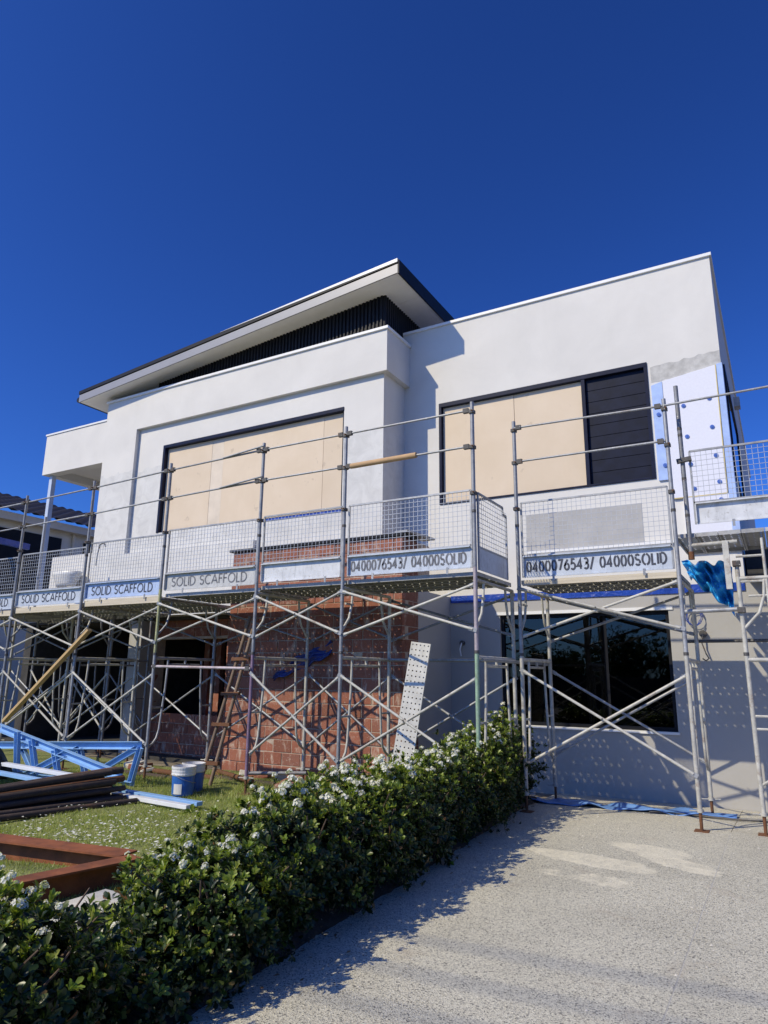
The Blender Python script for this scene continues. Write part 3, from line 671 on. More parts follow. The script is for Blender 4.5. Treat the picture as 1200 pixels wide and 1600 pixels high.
# stroke lettering -----------------------------------------------------------
def arc(cx, cy, rx, ry, a0, a1, n=14): return [(cx+rx*math.cos(R(a0+(a1-a0)*i/n)), cy+ry*math.sin(R(a0+(a1-a0)*i/n))) for i in range(n+1)]
GL = {
 'S': (.54, [arc(.27, .745, .235, .245, 35, 250, 12)+arc(.27, .26, .25, .255, 75, -150, 14)]),
 'O': (.92, [arc(.46, .5, .44, .5, 0, 360, 28)]), 'C': (.74, [arc(.46, .5, .44, .5, 50, 310, 22)]),
 'L': (.42, [[(.03, 1), (.03, 0), (.42, 0)]]), 'I': (.06, [[(.03, 1), (.03, 0)]]),
 'D': (.74, [[(.03, 0), (.03, 1), (.2, 1)]+arc(.22, .5, .48, .5, 88, -88, 14)+[(.2, 0), (.03, 0)]]),
 'A': (.80, [[(0, 0), (.40, 1), (.80, 0)], [(.16, .33), (.64, .33)]]), 'F': (.44, [[(.03, 0), (.03, 1), (.44, 1)], [(.03, .54), (.41, .54)]]),
 '0': (.58, [arc(.29, .5, .27, .5, 82, -82, 14), arc(.29, .5, .27, .5, 98, 262, 14)]),
 '4': (.62, [[(.43, 0), (.43, .22)], [(.43, .36), (.43, 1), (.02, .29), (.60, .29)]]),
 '7': (.54, [[(0, 1), (.52, 1), (.18, 0)]]),
 '6': (.58, [arc(.29, .3, .27, .3, 100, 440, 20), [(.03, .36), (.14, .62), (.42, 1)]]),
 '5': (.54, [[(.48, 1), (.12, 1), (.08, .58)]+arc(.24, .31, .28, .31, 110, -140, 14)]),
 '3': (.54, [arc(.24, .75, .23, .25, 140, -80, 12)+arc(.24, .27, .27, .28, 80, -140, 14)]),
 '/': (.44, [[(0, -.12), (.40, 1.08)]]), ' ': (.28, []),
 's_S': (.56, [arc(.27, .745, .235, .245, 35, 150, 8), arc(.27, .745, .235, .245, 165, 250, 6)+arc(.27, .26, .25, .255, 75, -20, 8), arc(.27, .26, .25, .255, -36, -150, 8)]),
 's_O': (.84, [arc(.42, .5, .40, .5, 82, -82, 16), arc(.42, .5, .40, .5, 98, 262, 16)]), 's_D': (.68, [[(.03, .06), (.03, 1)], [(.14, 1), (.2, 1)]+arc(.22, .5, .43, .5, 88, -88, 14)+[(.14, 0)]])}
def lettering(text, x0, z0, height, y, width, wstroke, stencil=False, gap=.20):
    seq = []; x = 0
    for ch in text:
        key = 's_'+ch if stencil and 's_'+ch in GL else ch
        w, st_ = GL[key]; seq.append((x, st_)); x += w+gap
    tot = x-gap; sx = width/tot; out = []
    for ox, st_ in seq:
        if not st_: continue
        mb = MB(); out.append(mb)
        for ln in st_:
            pts = [Vector(((ox+px)*sx+x0, 0, pz*height+z0)) for px, pz in ln]; k = len(pts); i = len(mb.v); closed = (pts[0]-pts[-1]).length < 1e-4
            for j, p in enumerate(pts):
                pa = pts[j-1] if j > 0 else (pts[-2] if closed else pts[0]); pb = pts[j+1] if j < k-1 else (pts[1] if closed else pts[-1])
                d1 = (p-pa); d2 = (pb-p)
                if d1.length < 1e-6: d1 = d2
                if d2.length < 1e-6: d2 = d1
                d1.normalize(); d2.normalize(); n1 = Vector((-d1.z, 0, d1.x)); n2 = Vector((-d2.z, 0, d2.x)); nn = (n1+n2)
                if nn.length < .2: nn = n1.copy()
                nn.normalize(); sc_ = min(2.0, 1/max(.4, nn.dot(n1)))
                q = nn*(wstroke/2*sc_)
                mb.v += [(p.x+q.x, y, p.z+q.z), (p.x-q.x, y, p.z-q.z)]
            for j in range(k-1): a = i+2*j; mb.f.append((a, a+1, a+3, a+2))
    return out
def mesh_panel(x0, x1, y, zb, label, mat, text=None, ink='ink', stencil=False, toe=(.0, .245), ztop=.93, d=0, wire_post=None):
    """guard panel: toe board below, wire mesh above; tilts d metres over its length"""
    o = root('mesh_guard_panel', label, 'guard panel', ((x0+x1)/2, y, zb), 'mesh guard panels with toe boards')
    sh = lambda p: p
    t0, t1 = zb+toe[0], zb+toe[1]; zt = zb+ztop
    fr = MB()
    for a, b_ in (((x0, y, zt), (x1, y, zt)), ((x0, y, t0), (x0, y, zt)), ((x1, y, t0), (x1, y, zt)), ((x0, y, t1+.02), (x1, y, t1+.02))): fr.obox(a, b_, .022, .022, (0, 1, 0))
    fr.build('frame', 'galv', o)
    wr = MB(); n_ = max(2, round((x1-x0)/.060)); r = .0023
    for i in range(1, n_):
        xx = x0+(x1-x0)*i/n_; wr.obox((xx, y+.003, t1+.02), (xx, y+.003, zt), r*2, r*2, (0, 1, 0))
    mz = round((zt-t1-.02)/.060)
    for i in range(1, mz):
        zz = t1+.02+(zt-t1-.02)*i/mz; wr.obox((x0, y-.002, zz), (x1, y-.002, zz), r*2, r*2, (0, 1, 0))
    wr.build('wire_mesh', 'wire', o, kind='stuff')
    tb = MB().box(x0+.012, x1-.012, y-.004, y+.004, t0, t1).box(x0+.012, x1-.012, y-.016, y-.0045, t0-.004, t0+.012).box(x0+.012, x1-.012, y-.050, y-.0045, t1-.006, t1+.006).box(x0+.012, x0+.020, y-.045, y-.0045, t0+.0125, t1-.0065).build('toe_board', mat, o)
    for xx in (x0+(x1-x0)*.22, x1-(x1-x0)*.18): MB().box(xx-.014, xx+.014, y-.021, y-.0165, t0-.06, t0+.02).build('clip', 'galv', o)
    if text:
        L = x1-x0; hgt = .13 if not stencil else .125
        a, b_ = (x0+.14, x1-.16) if not stencil else (x0+.05, x1-.07)
        for lt in lettering(text, a, (t0+t1)/2-hgt/2, hgt, y-.0075, b_-a, .019 if not stencil else .0225, stencil, .20 if not stencil else .24): lt.build('letter', ink, tb)
    return o
FY, RYY = 7.27, 8.50
PX = [-13.62, -11.80, -9.93, -8.10, -6.22, -4.80, -2.98]
DZ = [-.17, -.14, -.10, -.04, 0, 0, 0]     # the deck drops a little to the left
BAY = ['bay cut off by the left edge', 'bay left of the leaning yellow timber', 'bay behind the leaning yellow timber', 'bay with the leaning rusty ladder', 'narrow bay with the blank toe board', 'bay with the leaning pale plank']
names = ['leftmost scaffold frame, mostly outside the picture', 'scaffold frame at the left edge beside the tiled neighbour house', 'scaffold frame crossed by the leaning yellow timber', 'scaffold frame with the yellow green post in front of the window opening', 'scaffold frame with the purple lower post by the rusty ladder', 'scaffold frame in front of the brick wall, left of the leaning plank', 'scaffold frame with the green lower post standing in the hedge']
fm = [('galv', 'galv'), ('galv', 'galv_dark'), ('galv', 'galv_dark'), ('galv', 'olive_tube', 'galv'), ('purple_tube', 'galv'), ('galv', 'galv'), ('green_tube', 'pinkish_tube', 'galv')]
for i, x in enumerate(PX):
    frame(x, FY, RYY, names[i], fm[i], 4.79+DZ[i]*.8, (LAWN(x, FY)+.0, 0.0), 'cream_tube' if i != 3 else 'galv')
for k_, x in enumerate((-13.2, -12.1, -10.9)):
    frame(x, 8.72, 9.62, ['inner scaffold frame under the balcony at far left', 'inner scaffold frame in the dark porch behind the timber', 'inner scaffold frame beside the white porch pillar'][k_], ('galv_dark', 'galv_dark'), 2.6, (0, -.05), 'galv_dark')
for k_, (xa, xb) in enumerate(((-13.2, -12.1), (-12.1, -10.9))):
    for yy, nm in ((8.69, 'front'), (9.65, 'rear')):
        brace(((xa+.03, yy, 1.52), (xb-.03, yy, .54), (xa+.03, yy, .52), (xb-.03, yy, 1.50)), '%s inner cross brace in the dark porch, %s' % (nm, ['left one', 'right one'][k_]), 'cream_tube' if nm == 'front' else 'galv_dark')
# galvanised upper sleeve
for i in range(6):
    xa, xb, zd = PX[i], PX[i+1], (DZ[i]+DZ[i+1])/2; y = FY-.03
    A = lambda x_, z_, yy: (x_, yy, z_)
    brace((A(xa+.03, 2.56+zd, y), A(xb-.03, 2.05+zd, y), A(xa+.03, 2.02+zd, y), A(xb-.03, 2.56+zd, y)), 'upper front cross brace in the ' + BAY[i])
    if i != 3: brace((A(xa+.03, 1.52, y), A(xb-.03, .54, y), A(xa+.03, .52, y), A(xb-.03, 1.50, y)), 'lower front cross brace in the ' + BAY[i])
    y = RYY+.03
    if i in (0, 1, 2, 3, 4, 5):
        brace((A(xa+.03, 2.56+zd, y), A(xb-.03, 2.05+zd, y), A(xa+.03, 2.02+zd, y), A(xb-.03, 2.56+zd, y)), 'upper rear cross brace in the ' + BAY[i], 'galv_dark')
        brace((A(xa+.03, 1.52, y), A(xb-.03, .54, y), A(xa+.03, .52, y), A(xb-.03, 1.50, y)), 'lower rear cross brace in the ' + BAY[i], 'galv')
rail((PX[3], FY-.03, 1.62), (PX[4], FY-.03, 1.60), 'horizontal rail at waist height in front of the dark window opening', 'pinkish_tube', .02)
for i in range(6):
    xa, xb = PX[i], PX[i+1]; za, zb_ = 4.68+DZ[i], 4.68+DZ[i+1]; y = FY-.02
    rail((xa+.02, y, za), (xb-.02, y, zb_), 'top guard rail over the ' + BAY[i])
    rail((xa+.02, y, za-.46), (xb-.02, y, zb_-.46), 'middle guard rail over the ' + BAY[i])
    zp = PLZ+(DZ[i]+DZ[i+1])/2
    for k in range(8 if i < 3 else 5):
        plank(xa+.01, xb-.01, 7.36+k*.232, zp+.02, ORD[k] + ' perforated deck plank above the ' + BAY[i], 'steel planks of the scaffold deck')
rail((-6.95, FY-.05, 4.66), (-6.18, FY-.05, 4.73), 'short overlapping upper rail end tied with wire left of the blank board', 'galv', .0145, False)
rail((-6.98, FY-.05, 4.20), (-6.18, FY-.05, 4.27), 'short overlapping lower rail end tied with wire left of the blank board', 'galv', .0145, False)
sg = [('sign_grey', 'SOLID SCAFFOLD', 'ink', False, 'mesh guard panel with SOLID SCAFFOLD cut off by the left edge'),
      ('sign_grey', 'SOLID SCAFFOLD', 'ink', False, 'mesh guard panel with the leftmost fully visible SOLID SCAFFOLD toe board'),
      ('sign_blue', 'SOLID SCAFFOLD', 'ink', False, 'mesh guard panel with the bluish middle SOLID SCAFFOLD toe board'),
      ('sign_cream', 'SOLID SCAFFOLD', 'ink_grey', False, 'mesh guard panel with the greyish SOLID SCAFFOLD toe board next to the blank one'),
      ('sign_white', None, None, False, 'mesh guard panel with a blank scratched white toe board'),
      ('sign_grey', '0400076543/ 04000SOLID', 'ink_grey', True, 'mesh guard panel with phone number left of the deck corner')]
for i in range(6):
    mesh_panel(PX[i]+.06, PX[i+1]-.05, FY+.03, PLZ+.06+(DZ[i]+DZ[i+1])/2, sg[i][4], sg[i][0], sg[i][1], sg[i][2], sg[i][3])
for i, (w_, lb_) in enumerate((('timber_pale', 'left edge bay'), ('timber_pale', 'leftmost full sign'), ('timber_pale', 'bluish sign'))):
    b = MB().box(PX[i]+.03, PX[i+1]-.03, FY+.035, FY+.075, PLZ-.06+(DZ[i]+DZ[i+1])/2, PLZ+.035+(DZ[i]+DZ[i+1])/2)
    single(b, 'timber_edge_board', w_, 'pale timber edge board under the ' + lb_, 'timber board', None, 'timber boards along the deck edge')
# return panel at the deck corner (runs back from the corner post)
o = root('mesh_guard_panel', 'mesh guard panel turning back from the deck corner to the house', 'guard panel', (-2.93, 7.8, PLZ), 'mesh guard panels with toe boards')
fr = MB(); xx = -2.95; y0, y1, z0, z1 = FY+.05, 8.27, PLZ+.03, PLZ+.95
for a, b_ in (((xx, y0, z1), (xx, y1-.12, z1)), ((xx, y0, z0), (xx, y0, z1)), ((xx, y1, z0), (xx, y1, z1-.09)), ((xx, y1-.12, z1), (xx, y1-.12, z1-.09)), ((xx, y1-.12, z1-.09), (xx, y1, z1-.09)), ((xx, y0, z0+.27), (xx, y1, z0+.27))): fr.obox(a, b_, .022, .022, (1, 0, 0))
fr.build('frame', 'galv', o)
wr = MB()
for i in range(1, 16): yy = y0+(y1-y0)*i/16; wr.obox((xx, yy, z0+.27), (xx, yy, z1-(.09 if yy > y1-.12 else 0)), .0046, .0046, (1, 0, 0))
for i in range(1, 11): zz = z0+.27+(z1-z0-.27)*i/11; wr.obox((xx+.004, y0, zz), (xx+.004, y1, zz), .0046, .0046, (1, 0, 0))
wr.build('wire_mesh', 'wire', o, kind='stuff'); MB().box(xx-.004, xx+.004, y0, y1, z0, z0+.26).build('toe_board', 'sign_grey', o)
# right bay
A_ = -2.80; B_ = -.93; RF, RRr = 8.27, 9.45
frame(A_, RF, RRr, 'scaffold frame just right of the hedge, in front of the dark window', ('cream_tube', 'galv'), 4.84, (0, SLOPE(RRr)), 'cream_tube')
frame(B_, RF, RRr, 'scaffold frame right of the dark window with rusty rear post', ('cream_tube', 'galv'), 4.79, (0, SLOPE(RRr)), 'cream_tube')
bn = 'bay at the dark ground floor window'
P3 = lambda x_, y_, z_: (x_, y_, z_)
for y, tg, mt in ((RF-.03, 'front', 'cream_tube'), (RRr+.03, 'rear', 'galv')):
    brace((P3(A_+.03, y, 2.60), P3(B_-.03, y, 2.08), P3(A_+.03, y, 2.02), P3(B_-.03, y, 2.60)), 'upper %s cross brace in the %s' % (tg, bn), mt)
    brace((P3(A_+.03, y, 1.60), P3(B_-.03, y, .56), P3(A_+.03, y, .54), P3(B_-.03, y, 1.56)), 'lower %s cross brace in the %s' % (tg, bn), mt)
rail((A_+.02, RF-.02, 4.74), (B_-.02, RF-.02, 4.70), 'top guard rail in front of the navy weatherboards')
rail((A_+.02, RF-.02, 4.27), (B_-.02, RF-.02, 4.26), 'middle guard rail in front of the navy weatherboards')
for k in range(5): plank(A_+.01, B_-.01, 8.33+k*.232, PLZ+.02, ORD[k] + ' perforated deck plank above the ' + bn, 'steel planks of the scaffold deck')
mesh_panel(A_+.05, B_-.05, RF+.03, PLZ+.05, 'mesh guard panel with phone number below the navy weatherboards', 'sign_grey', '0400076543/ 04000SOLID', 'ink', True, (.0, .26), .97)
b = MB().box(A_+.03, B_-.03, RF+.036, RF+.076, PLZ-.05, PLZ+.018); single(b, 'timber_edge_board', 'timber_pale', 'cream timber edge board under the right phone number panel', 'timber board', None, 'timber boards along the deck edge')
rail((PX[6]+.02, FY+.1, 1.72), (A_-.02, RRr-.05, 1.70), 'low tube joining the hedge frame to the window frame', 'galv', .02, False)
rail((-4.8, 8.46, 1.74), (-2.98, 8.46, 1.73), 'grey rail crossing behind the leaning pale plank', 'galv', .022, False)
# right return frame with raised deck
X2 = -.35
o = fr_r = frame(8.43, X2, X2+1.2, 'cream scaffold frame with ladder rungs at the right edge', ('cream_tube', 'cream_tube'), 3.10, (0, 0), 'cream_tube', None, 'x')
frame(9.75, X2+.35, X2+1.45, 'cream scaffold frame behind the right edge frame', ('cream_tube', 'cream_tube'), 3.10, (-.06, -.06), 'cream_tube', None, 'x')
for zz in (2.86, 2.58, 1.16): MB().tube((X2, 8.43, zz), (X2+.27, 8.43, zz), .014, 6).build('rung', 'cream_tube', fr_r)
MB().tube((X2+.27, 8.43, 2.30), (X2+.27, 8.43, 3.05), .0165, 8).build('inner_leg', 'cream_tube', fr_r)
for zz in (2.27, 2.78): MB().box(X2-.04, X2+.04, 8.37, 8.47, zz-.03, zz+.03).build('clamp', 'coupler', fr_r, .006)
rr_ = root('raised_post', 'grey post with black bands carrying the raised mesh panel', 'scaffold post', (-.80, 8.43, 2.90), 'scaffold posts')
MB().tube((-.80, 8.43, 2.9), (-.80, 8.43, 4.99), .026, 10).build('post', 'galv_dark', rr_)
for z in (4.42, 4.34, 3.80, 3.36): MB().tube((-.80, 8.43, z), (-.80, 8.43, z+.035), .0275, 10).build('black_band', 'coupler', rr_)
MB().tube((-.80, 8.43, 2.86), (-.80, 8.43, 2.95), .034, 10).build('tube_end', 'rust', rr_)
MB().obox((-.86, 8.40, 4.03), (-.70, 8.40, 4.05), .05, .05).build('clamp', 'coupler', rr_)
rail((-.82, 8.43, 3.02), (X2+.03, 8.43, 3.03), 'cream tube holding up the raised deck corner', 'cream_tube', .024, False)
rail((-.93, 8.40, 2.27), (X2+.04, 8.40, 2.28), 'grey tube across the hanging blue tarpaulin', 'galv', .024, False)
rail((-1.05, 9.50, 1.99), (.6, 9.42, 1.99), 'dark tube behind the frame with the wall hook', 'coupler', .02, False)
rail((-.93, 8.25, 4.70), (1.2, 8.25, 4.73), 'top guard rail running out at the right edge', 'galv', .0145, False)
o = mesh_panel(-.72, 1.05, 8.45, 3.27, 'raised mesh guard panel at the right edge against the sky', 'sign_white', None, None, False, (.0, .235), .88)
for k in range(6):
    plank(-.74+k*.232, -.74+k*.232+1.2, 8.46, 3.17, ['left edge', 'second', 'third', 'fourth', 'fifth', 'last'][k] + ' perforated plank of the raised deck, counted rightwards', 'planks of the raised right deck', R(90))
for k in range(6):
    pass
MB_ = MB().box(-.47, -.41, 8.36, 8.42, 2.50, 3.04); single(MB_, 'short_post', 'cream_tube', 'short cream square post under the raised deck corner', 'scaffold post', None, 'scaffold posts')
MB().box(-3.36, -1.60, YR-.012, YR-.001, 3.46, 4.06).build('grey_wall_patch', 'panel_grey', house)  # flat grey rectangle lying just proud of the wing wall
MB().box(-3.36, -1.0, YR-.05, YR-.001, 3.42, 3.456).build('panel_ledge', 'cap', house)
# leaning objects
PLm = plank_mesh(1.6, .26); PLm.materials.clear(); PLm.materials.append(M['plank_pale'])
lp = link(bpy.data.objects.new('leaning_plank', PLm)); tag(lp, 'pale perforated steel plank leaning upright against the scaffold', 'plank')
bx_, tp_ = Vector((-4.08, 7.78, .36)), Vector((-3.93, 8.05, 1.95))
zx = (tp_-bx_).normalized(); ny_ = Vector((-1, -.25, 0)); ny_ = (ny_-zx*ny_.dot(zx)).normalized(); nz_ = zx.cross(ny_)
mm = Matrix.Identity(4)
for i in range(3): mm[i][0] = zx[i]; mm[i][1] = ny_[i]; mm[i][2] = nz_[i]; mm[i][3] = bx_[i]
lp.matrix_world = mm
t_ = MB(); L_ = 2.25; t_.box(0, L_, -.045, .045, -.022, .022); tb = t_.build('timber_length', 'timber', None, .004); tag(tb, 'long yellow pine timber leaning across the left scaffold', 'timber')
a, b_ = Vector((-11.25, 7.05, .72)), Vector((-9.50, 7.20, 2.22)); tb.matrix_world = Matrix.Translation(a) @ (b_-a).to_track_quat('X', 'Z').to_matrix().to_4x4()
rl = root('leaning_ladder', 'narrow rusty steel ladder leaning against the scaffold deck', 'ladder', (-7.05, 7.45, .03))
for dx in (0, .19): MB().tube((-7.17+dx, 7.42, .04), (-6.83+dx*.62, 7.88, 2.36), .026, 8).build('rail', 'rust_worn', rl)
for k, tt in enumerate((.12, .34, .52, .73)):
    x_ = -7.17+.34*tt; y_ = 7.42+.46*tt; z_ = .04+2.32*tt
    MB().obox((x_-.07, y_-.03, z_), (x_+.26, y_-.03, z_+.01), .05, .045).build('rung', 'rust', rl)
ct = root('cardboard_tube', 'brown cardboard tube slipped over the middle guard rail', 'tube', (-4.2, FY-.02, 4.19))
b = MB(); b.path([(-4.70, FY-.02, 4.215), (-3.73, FY-.02, 4.222)], .036, 14); b.build('tube', 'cardboard', ct)

# ------------------------------------------------------------------ tarpaulins and bits on the house
def sheet(name, fn, nu, nv, mat, label, cat, base, thick=.002):
    V = []; F = []
    for j in range(nv+1):
        for i in range(nu+1): V.append(fn(i/nu, j/nv))
    for j in range(nv):
        for i in range(nu): a = j*(nu+1)+i; F.append((a, a+1, a+nu+2, a+nu+1))
    V = [(x-base[0], y-base[1], z-base[2]) for x, y, z in V]
    o = raw_mesh(name, V, F, mat, smooth=True); o.location = base; s_ = o.modifiers.new('solid', 'SOLIDIFY'); s_.thickness = thick; return tag(o, label, cat)
h1 = lambda a: math.sin(a*12.9898)*43758.5453 % 1
def tarp1(u, v):
    x = -1.0+.56*u*(1-.2*v)+.1*v; z = 2.98-.08*u-(.40+.22*u)*v*(1-.35*(1-u)); y = 9.25+.10*math.sin(u*14+v*3)*(.4+v)+.05*math.sin(v*19+u*7)+.06*math.sin(u*31-v*11)-.12*v
    return (x, y, z+.03*math.sin(u*17))
sheet('blue_tarpaulin', tarp1, 70, 60, 'tarp', 'crumpled bright blue tarpaulin hanging under the raised deck', 'tarpaulin', (-.6, 9.25, 2.2))
def tarp2(u, v):
    return (-6.95+1.05*u, BY-.03-.05*math.sin(u*9+v*4)-.02*math.sin(v*23), 1.42+.38*u+.33*v*(1-.5*u)*(.4+u)+.02*math.sin(u*20))
sheet('blue_tarpaulin', tarp2, 30, 14, 'tarp_deep', 'dark blue tarpaulin scrap hanging on the shaded brick wall', 'tarpaulin', (-6.4, BY-.03, 1.4))
def gs(u, v):
    x = -3.1+2.42*u; y = 9.0+.33*u+(.42-.05*u)*v; return (x, y, SLOPE(y)+.03+.018*math.sin(u*23+v*3)+.012*math.sin(v*9+u*40))
sheet('blue_ground_sheet', gs, 60, 12, 'bluesheet', 'blue plastic sheet lying on the driveway along the wall', 'plastic sheet', (-1.9, 9.3, -.03), .012)
# wall hook lamp and cable loop
hk = root('wall_hook', 'bent wire hook hanging from a round fitting on the lit grey wall', 'hook', (-.93, YR, 2.0))
b = MB(); b.path([(-.93, YR, 2.13), (-.93, YR-.05, 2.13)], .05, 14); b.build('fitting', 'coupler', hk)
MB().path([(-.93, YR-.05, 2.13), (-.95, YR-.08, 2.0), (-.91, YR-.08, 1.86), (-.88, YR-.08, 1.80), (-.92, YR-.08, 1.77), (-.96, YR-.08, 1.80)], .010, 6).build('hook_wire', 'coupler', hk)
hk = root('wall_hook', 'small bent fitting on the shaded grey wall beside the leaning plank', 'hook', (-4.5, YR, 1.8))
MB().path([(-4.5, YR, 2.05), (-4.5, YR-.05, 2.05)], .04, 12).build('fitting', 'coupler', hk)
MB().path([(-4.5, YR-.05, 2.05), (-4.52, YR-.08, 1.95), (-4.5, YR-.08, 1.84)], .012, 6).build('hook_wire', 'cap', hk)
b = MB(); b.path([(-1.02+.12*math.cos(t*.5)*(1-.01*t), YR-.03-.002*t, 2.36+.12*math.sin(t*.5)) for t in range(38)], .005, 5)
single(b, 'cable_loop', 'tarp_dark', 'thin blue cable coiled against the lit grey wall', 'cable', (-1.02, YR-.03, 2.2))
b = MB(); b.path([(-1.6+.1*i, 9.2+.04*math.sin(i*.5)+.012*i, SLOPE(9.3)+.02) for i in range(26)], .011, 6)
single(b, 'ground_cable', 'coupler', 'dark cable lying on the driveway along the wall', 'cable')

# ------------------------------------------------------------------ neighbour house
nb = root('neighbour_house', 'cream neighbour house with dark tiled roof at left', 'house', (-19.5, 12, 0))
NX = -19.0
MB().box(NX-6, NX, 6, 19, -.2, 5.72).build('wall', 'cream_wall', nb)
MB().box(NX-.1, NX+.32, 5.6, 19.4, 5.70, 5.92).build('eave', 'cream_trim', nb)
V = []; F = []; nyt, nxt = 260, 44
for j in range(nxt+1):
    xx = NX+.5-4.6*j/nxt; st_ = (j % 2)*.0
    for i in range(nyt+1):
        yy = 5.5+14*i/nyt; V.append((xx, yy, 5.88+(NX+.5-xx)*.34+.06*abs(math.sin(yy*math.pi/.36))+(.07 if j % 4 == 0 else .016*(4-j % 4))))
for j in range(nxt):
    for i in range(nyt): a = j*(nyt+1)+i; F.append((a, a+1, a+nyt+2, a+nyt+1))
raw_mesh('tiled_roof', V, F, 'tile', nb)
for y0, y1, z0, z1 in ((8.2, 12.95, 3.6, 5.5), (13.75, 14.9, 4.6, 5.5)):
    w_ = MB().box(NX+.002, NX+.05, y0, y1, z0, z1).build('window', 'black', nb)
    MB().box(NX+.051, NX+.055, y0+.06, y1-.06, z0+.06, z1-.06).build('pane', 'black', w_)
MB().tube((NX+.06, 13.35, 0), (NX+.06, 13.35, 5.7), .05, 8).build('downpipe', 'cream_trim', nb)

# ------------------------------------------------------------------ things on the lawn
def csec(mb, p, q, w=.075, h=.06, face=(0, -1, 0)):
    """C channel: web plus two flanges"""
    p, q = Vector(p), Vector(q); d = (q-p).normalized(); f_ = Vector(face); u = d.cross(f_).normalized(); f_ = u.cross(d)
    mb.obox(p, q, .004, w, u) if False else None
    for (o_, ww, hh) in ((Vector((0, 0, 0)), w, .006), (u*(w/2-.003)+f_*(h/2), .006, h), (u*(-w/2+.003)+f_*(h/2), .006, h)):
        i = len(mb.v)
        for e in (p, q):
            for a, b_ in ((-1, -1), (1, -1), (1, 1), (-1, 1)): mb.v.append(tuple(e+o_+u*(a*ww/2)+f_*(b_*hh/2)))
        mb.f += [tuple(i+k for k in qd) for qd in ((3, 2, 1, 0), (4, 5, 6, 7), (0, 1, 5, 4), (1, 2, 6, 5), (2, 3, 7, 6), (3, 0, 4, 7))]
    return mb
def truss(label, chords, webs, mat='bluesteel', w=.10):
    o = root('steel_truss', label, 'steel truss', (chords[0][1][0], chords[0][1][1], .03), 'blue steel trusses on the lawn')
    for p, q in chords: csec(MB(), p, q, w, .07).build('chord', mat, o)
    for p, q in webs: csec(MB(), p, q, w*.8, .05).build('web_member', mat, o)
    return o
yb = 6.75
truss('light blue steel truss with triangular end by the scaffold post', [((-12.6, yb, .30), (-7.62, yb, .58)), ((-8.35, yb, .08), (-7.70, yb, .06))],
      [((-7.62, yb+.002, .55), (-7.76, yb+.002, .08)), ((-7.70, yb+.004, .53), (-8.35, yb+.004, .22)), ((-8.85, yb+.004, .46), (-8.7, yb+.004, .16)), ((-8.9, yb+.006, .46), (-9.7, yb+.006, .1)), ((-10.2, yb+.004, .4), (-9.9, yb+.004, .1))])
yb = 6.25
truss('light blue steel truss lying across the pile of pipes', [((-10.2, yb+.1, .72), (-7.30, yb-.05, .28)), ((-9.9, yb+.1, .12), (-8.0, yb, .1))],
      [((-8.72, yb, .50), (-8.55, yb, .12)), ((-8.5, yb+.012, .46), (-9.3, yb+.012, .13)), ((-9.25, yb+.004, .60), (-9.05, yb+.004, .14)), ((-9.6, yb+.01, .68), (-9.5, yb+.01, .14))])
for i, (p, q, mt, lb_) in enumerate((((-7.75, 6.30, .085), (-5.95, 6.18, .085), 'bluesteel', 'blue steel channel on the lawn in front of the paint bucket'),
                              ((-7.60, 6.14, .075), (-5.95, 6.02, .075), 'whitesteel', 'white steel channel on the lawn nearest the hedge'),
                              ((-9.9, 6.0, .30), (-7.9, 6.12, .22), 'whitesteel', 'white steel channel left of the pipe pile'),
                              ((-9.9, 5.85, .22), (-8.0, 5.95, .14), 'bluesteel', 'blue steel channel under the white one left of the pipes'))):
    b = csec(MB(), p, q, .10, .07, (0, 0, 1)); b2 = MB(); b2.obox(p, q, .09, .045); single(b2, 'steel_channel', mt, lb_, 'steel channel', None, 'steel channels on the lawn', .004)
# pipe pile
rp_ = random.Random(11); k = 0
where = ['at the very bottom front', 'low at the front', 'bottom middle', 'bottom back', 'second row front', 'second row middle', 'second row back', 'third row front', 'third row back', 'on the very top', 'lying in front, apart']
for row, nrow in enumerate((8, 7, 5, 3)):
    for j in range(nrow):
        x_ = -7.02-(j+row*.5)*.088; z_ = .065+row*.078; r_ = rp_.uniform(.030, .042); ye = 6.05+rp_.uniform(-.16, .10)
        b = MB(); b.path([(x_-.55+rp_.uniform(-.10, .10), ye-2.3-rp_.uniform(0, .4), max(.05, z_-.03*row+rp_.uniform(0, .03))), (x_-.24+rp_.uniform(-.03, .03), ye-1.1, z_+.005), (x_, ye, z_+.02*row+rp_.uniform(0, .015))], r_, 10)
        single(b, 'rusty_pipe', 'rust' if (k*7) % 6 == 4 else 'rust_dark', 'dark rusty steel pipe in row %s of the pile, %s from the right' % (['one', 'two', 'three', 'four'][row], ['first', 'second', 'third', 'fourth', 'fifth', 'sixth', 'seventh', 'eighth'][j]), 'pipe', None, 'dark rusty pipes piled on the lawn'); k += 1
b = MB(); b.path([(-7.35, 3.6, .07), (-6.80, 6.02, .06)], .035, 8); single(b, 'rusty_pipe', 'rust_dark', 'single dark rusty pipe lying on the grass before the pile', 'pipe', None, 'dark rusty pipes piled on the lawn')
sheet('black_bag', lambda u, v: (-10.15+.75*u, 6.0+.12*math.sin(v*9+u*5), .12+.42*math.sin(math.pi*u)**.7*v+.03*math.sin(u*19+v*13)), 24, 14, 'black_plastic', 'crumpled black plastic bag at the left edge of the lawn', 'plastic bag', (-9.8, 6.0, .1))
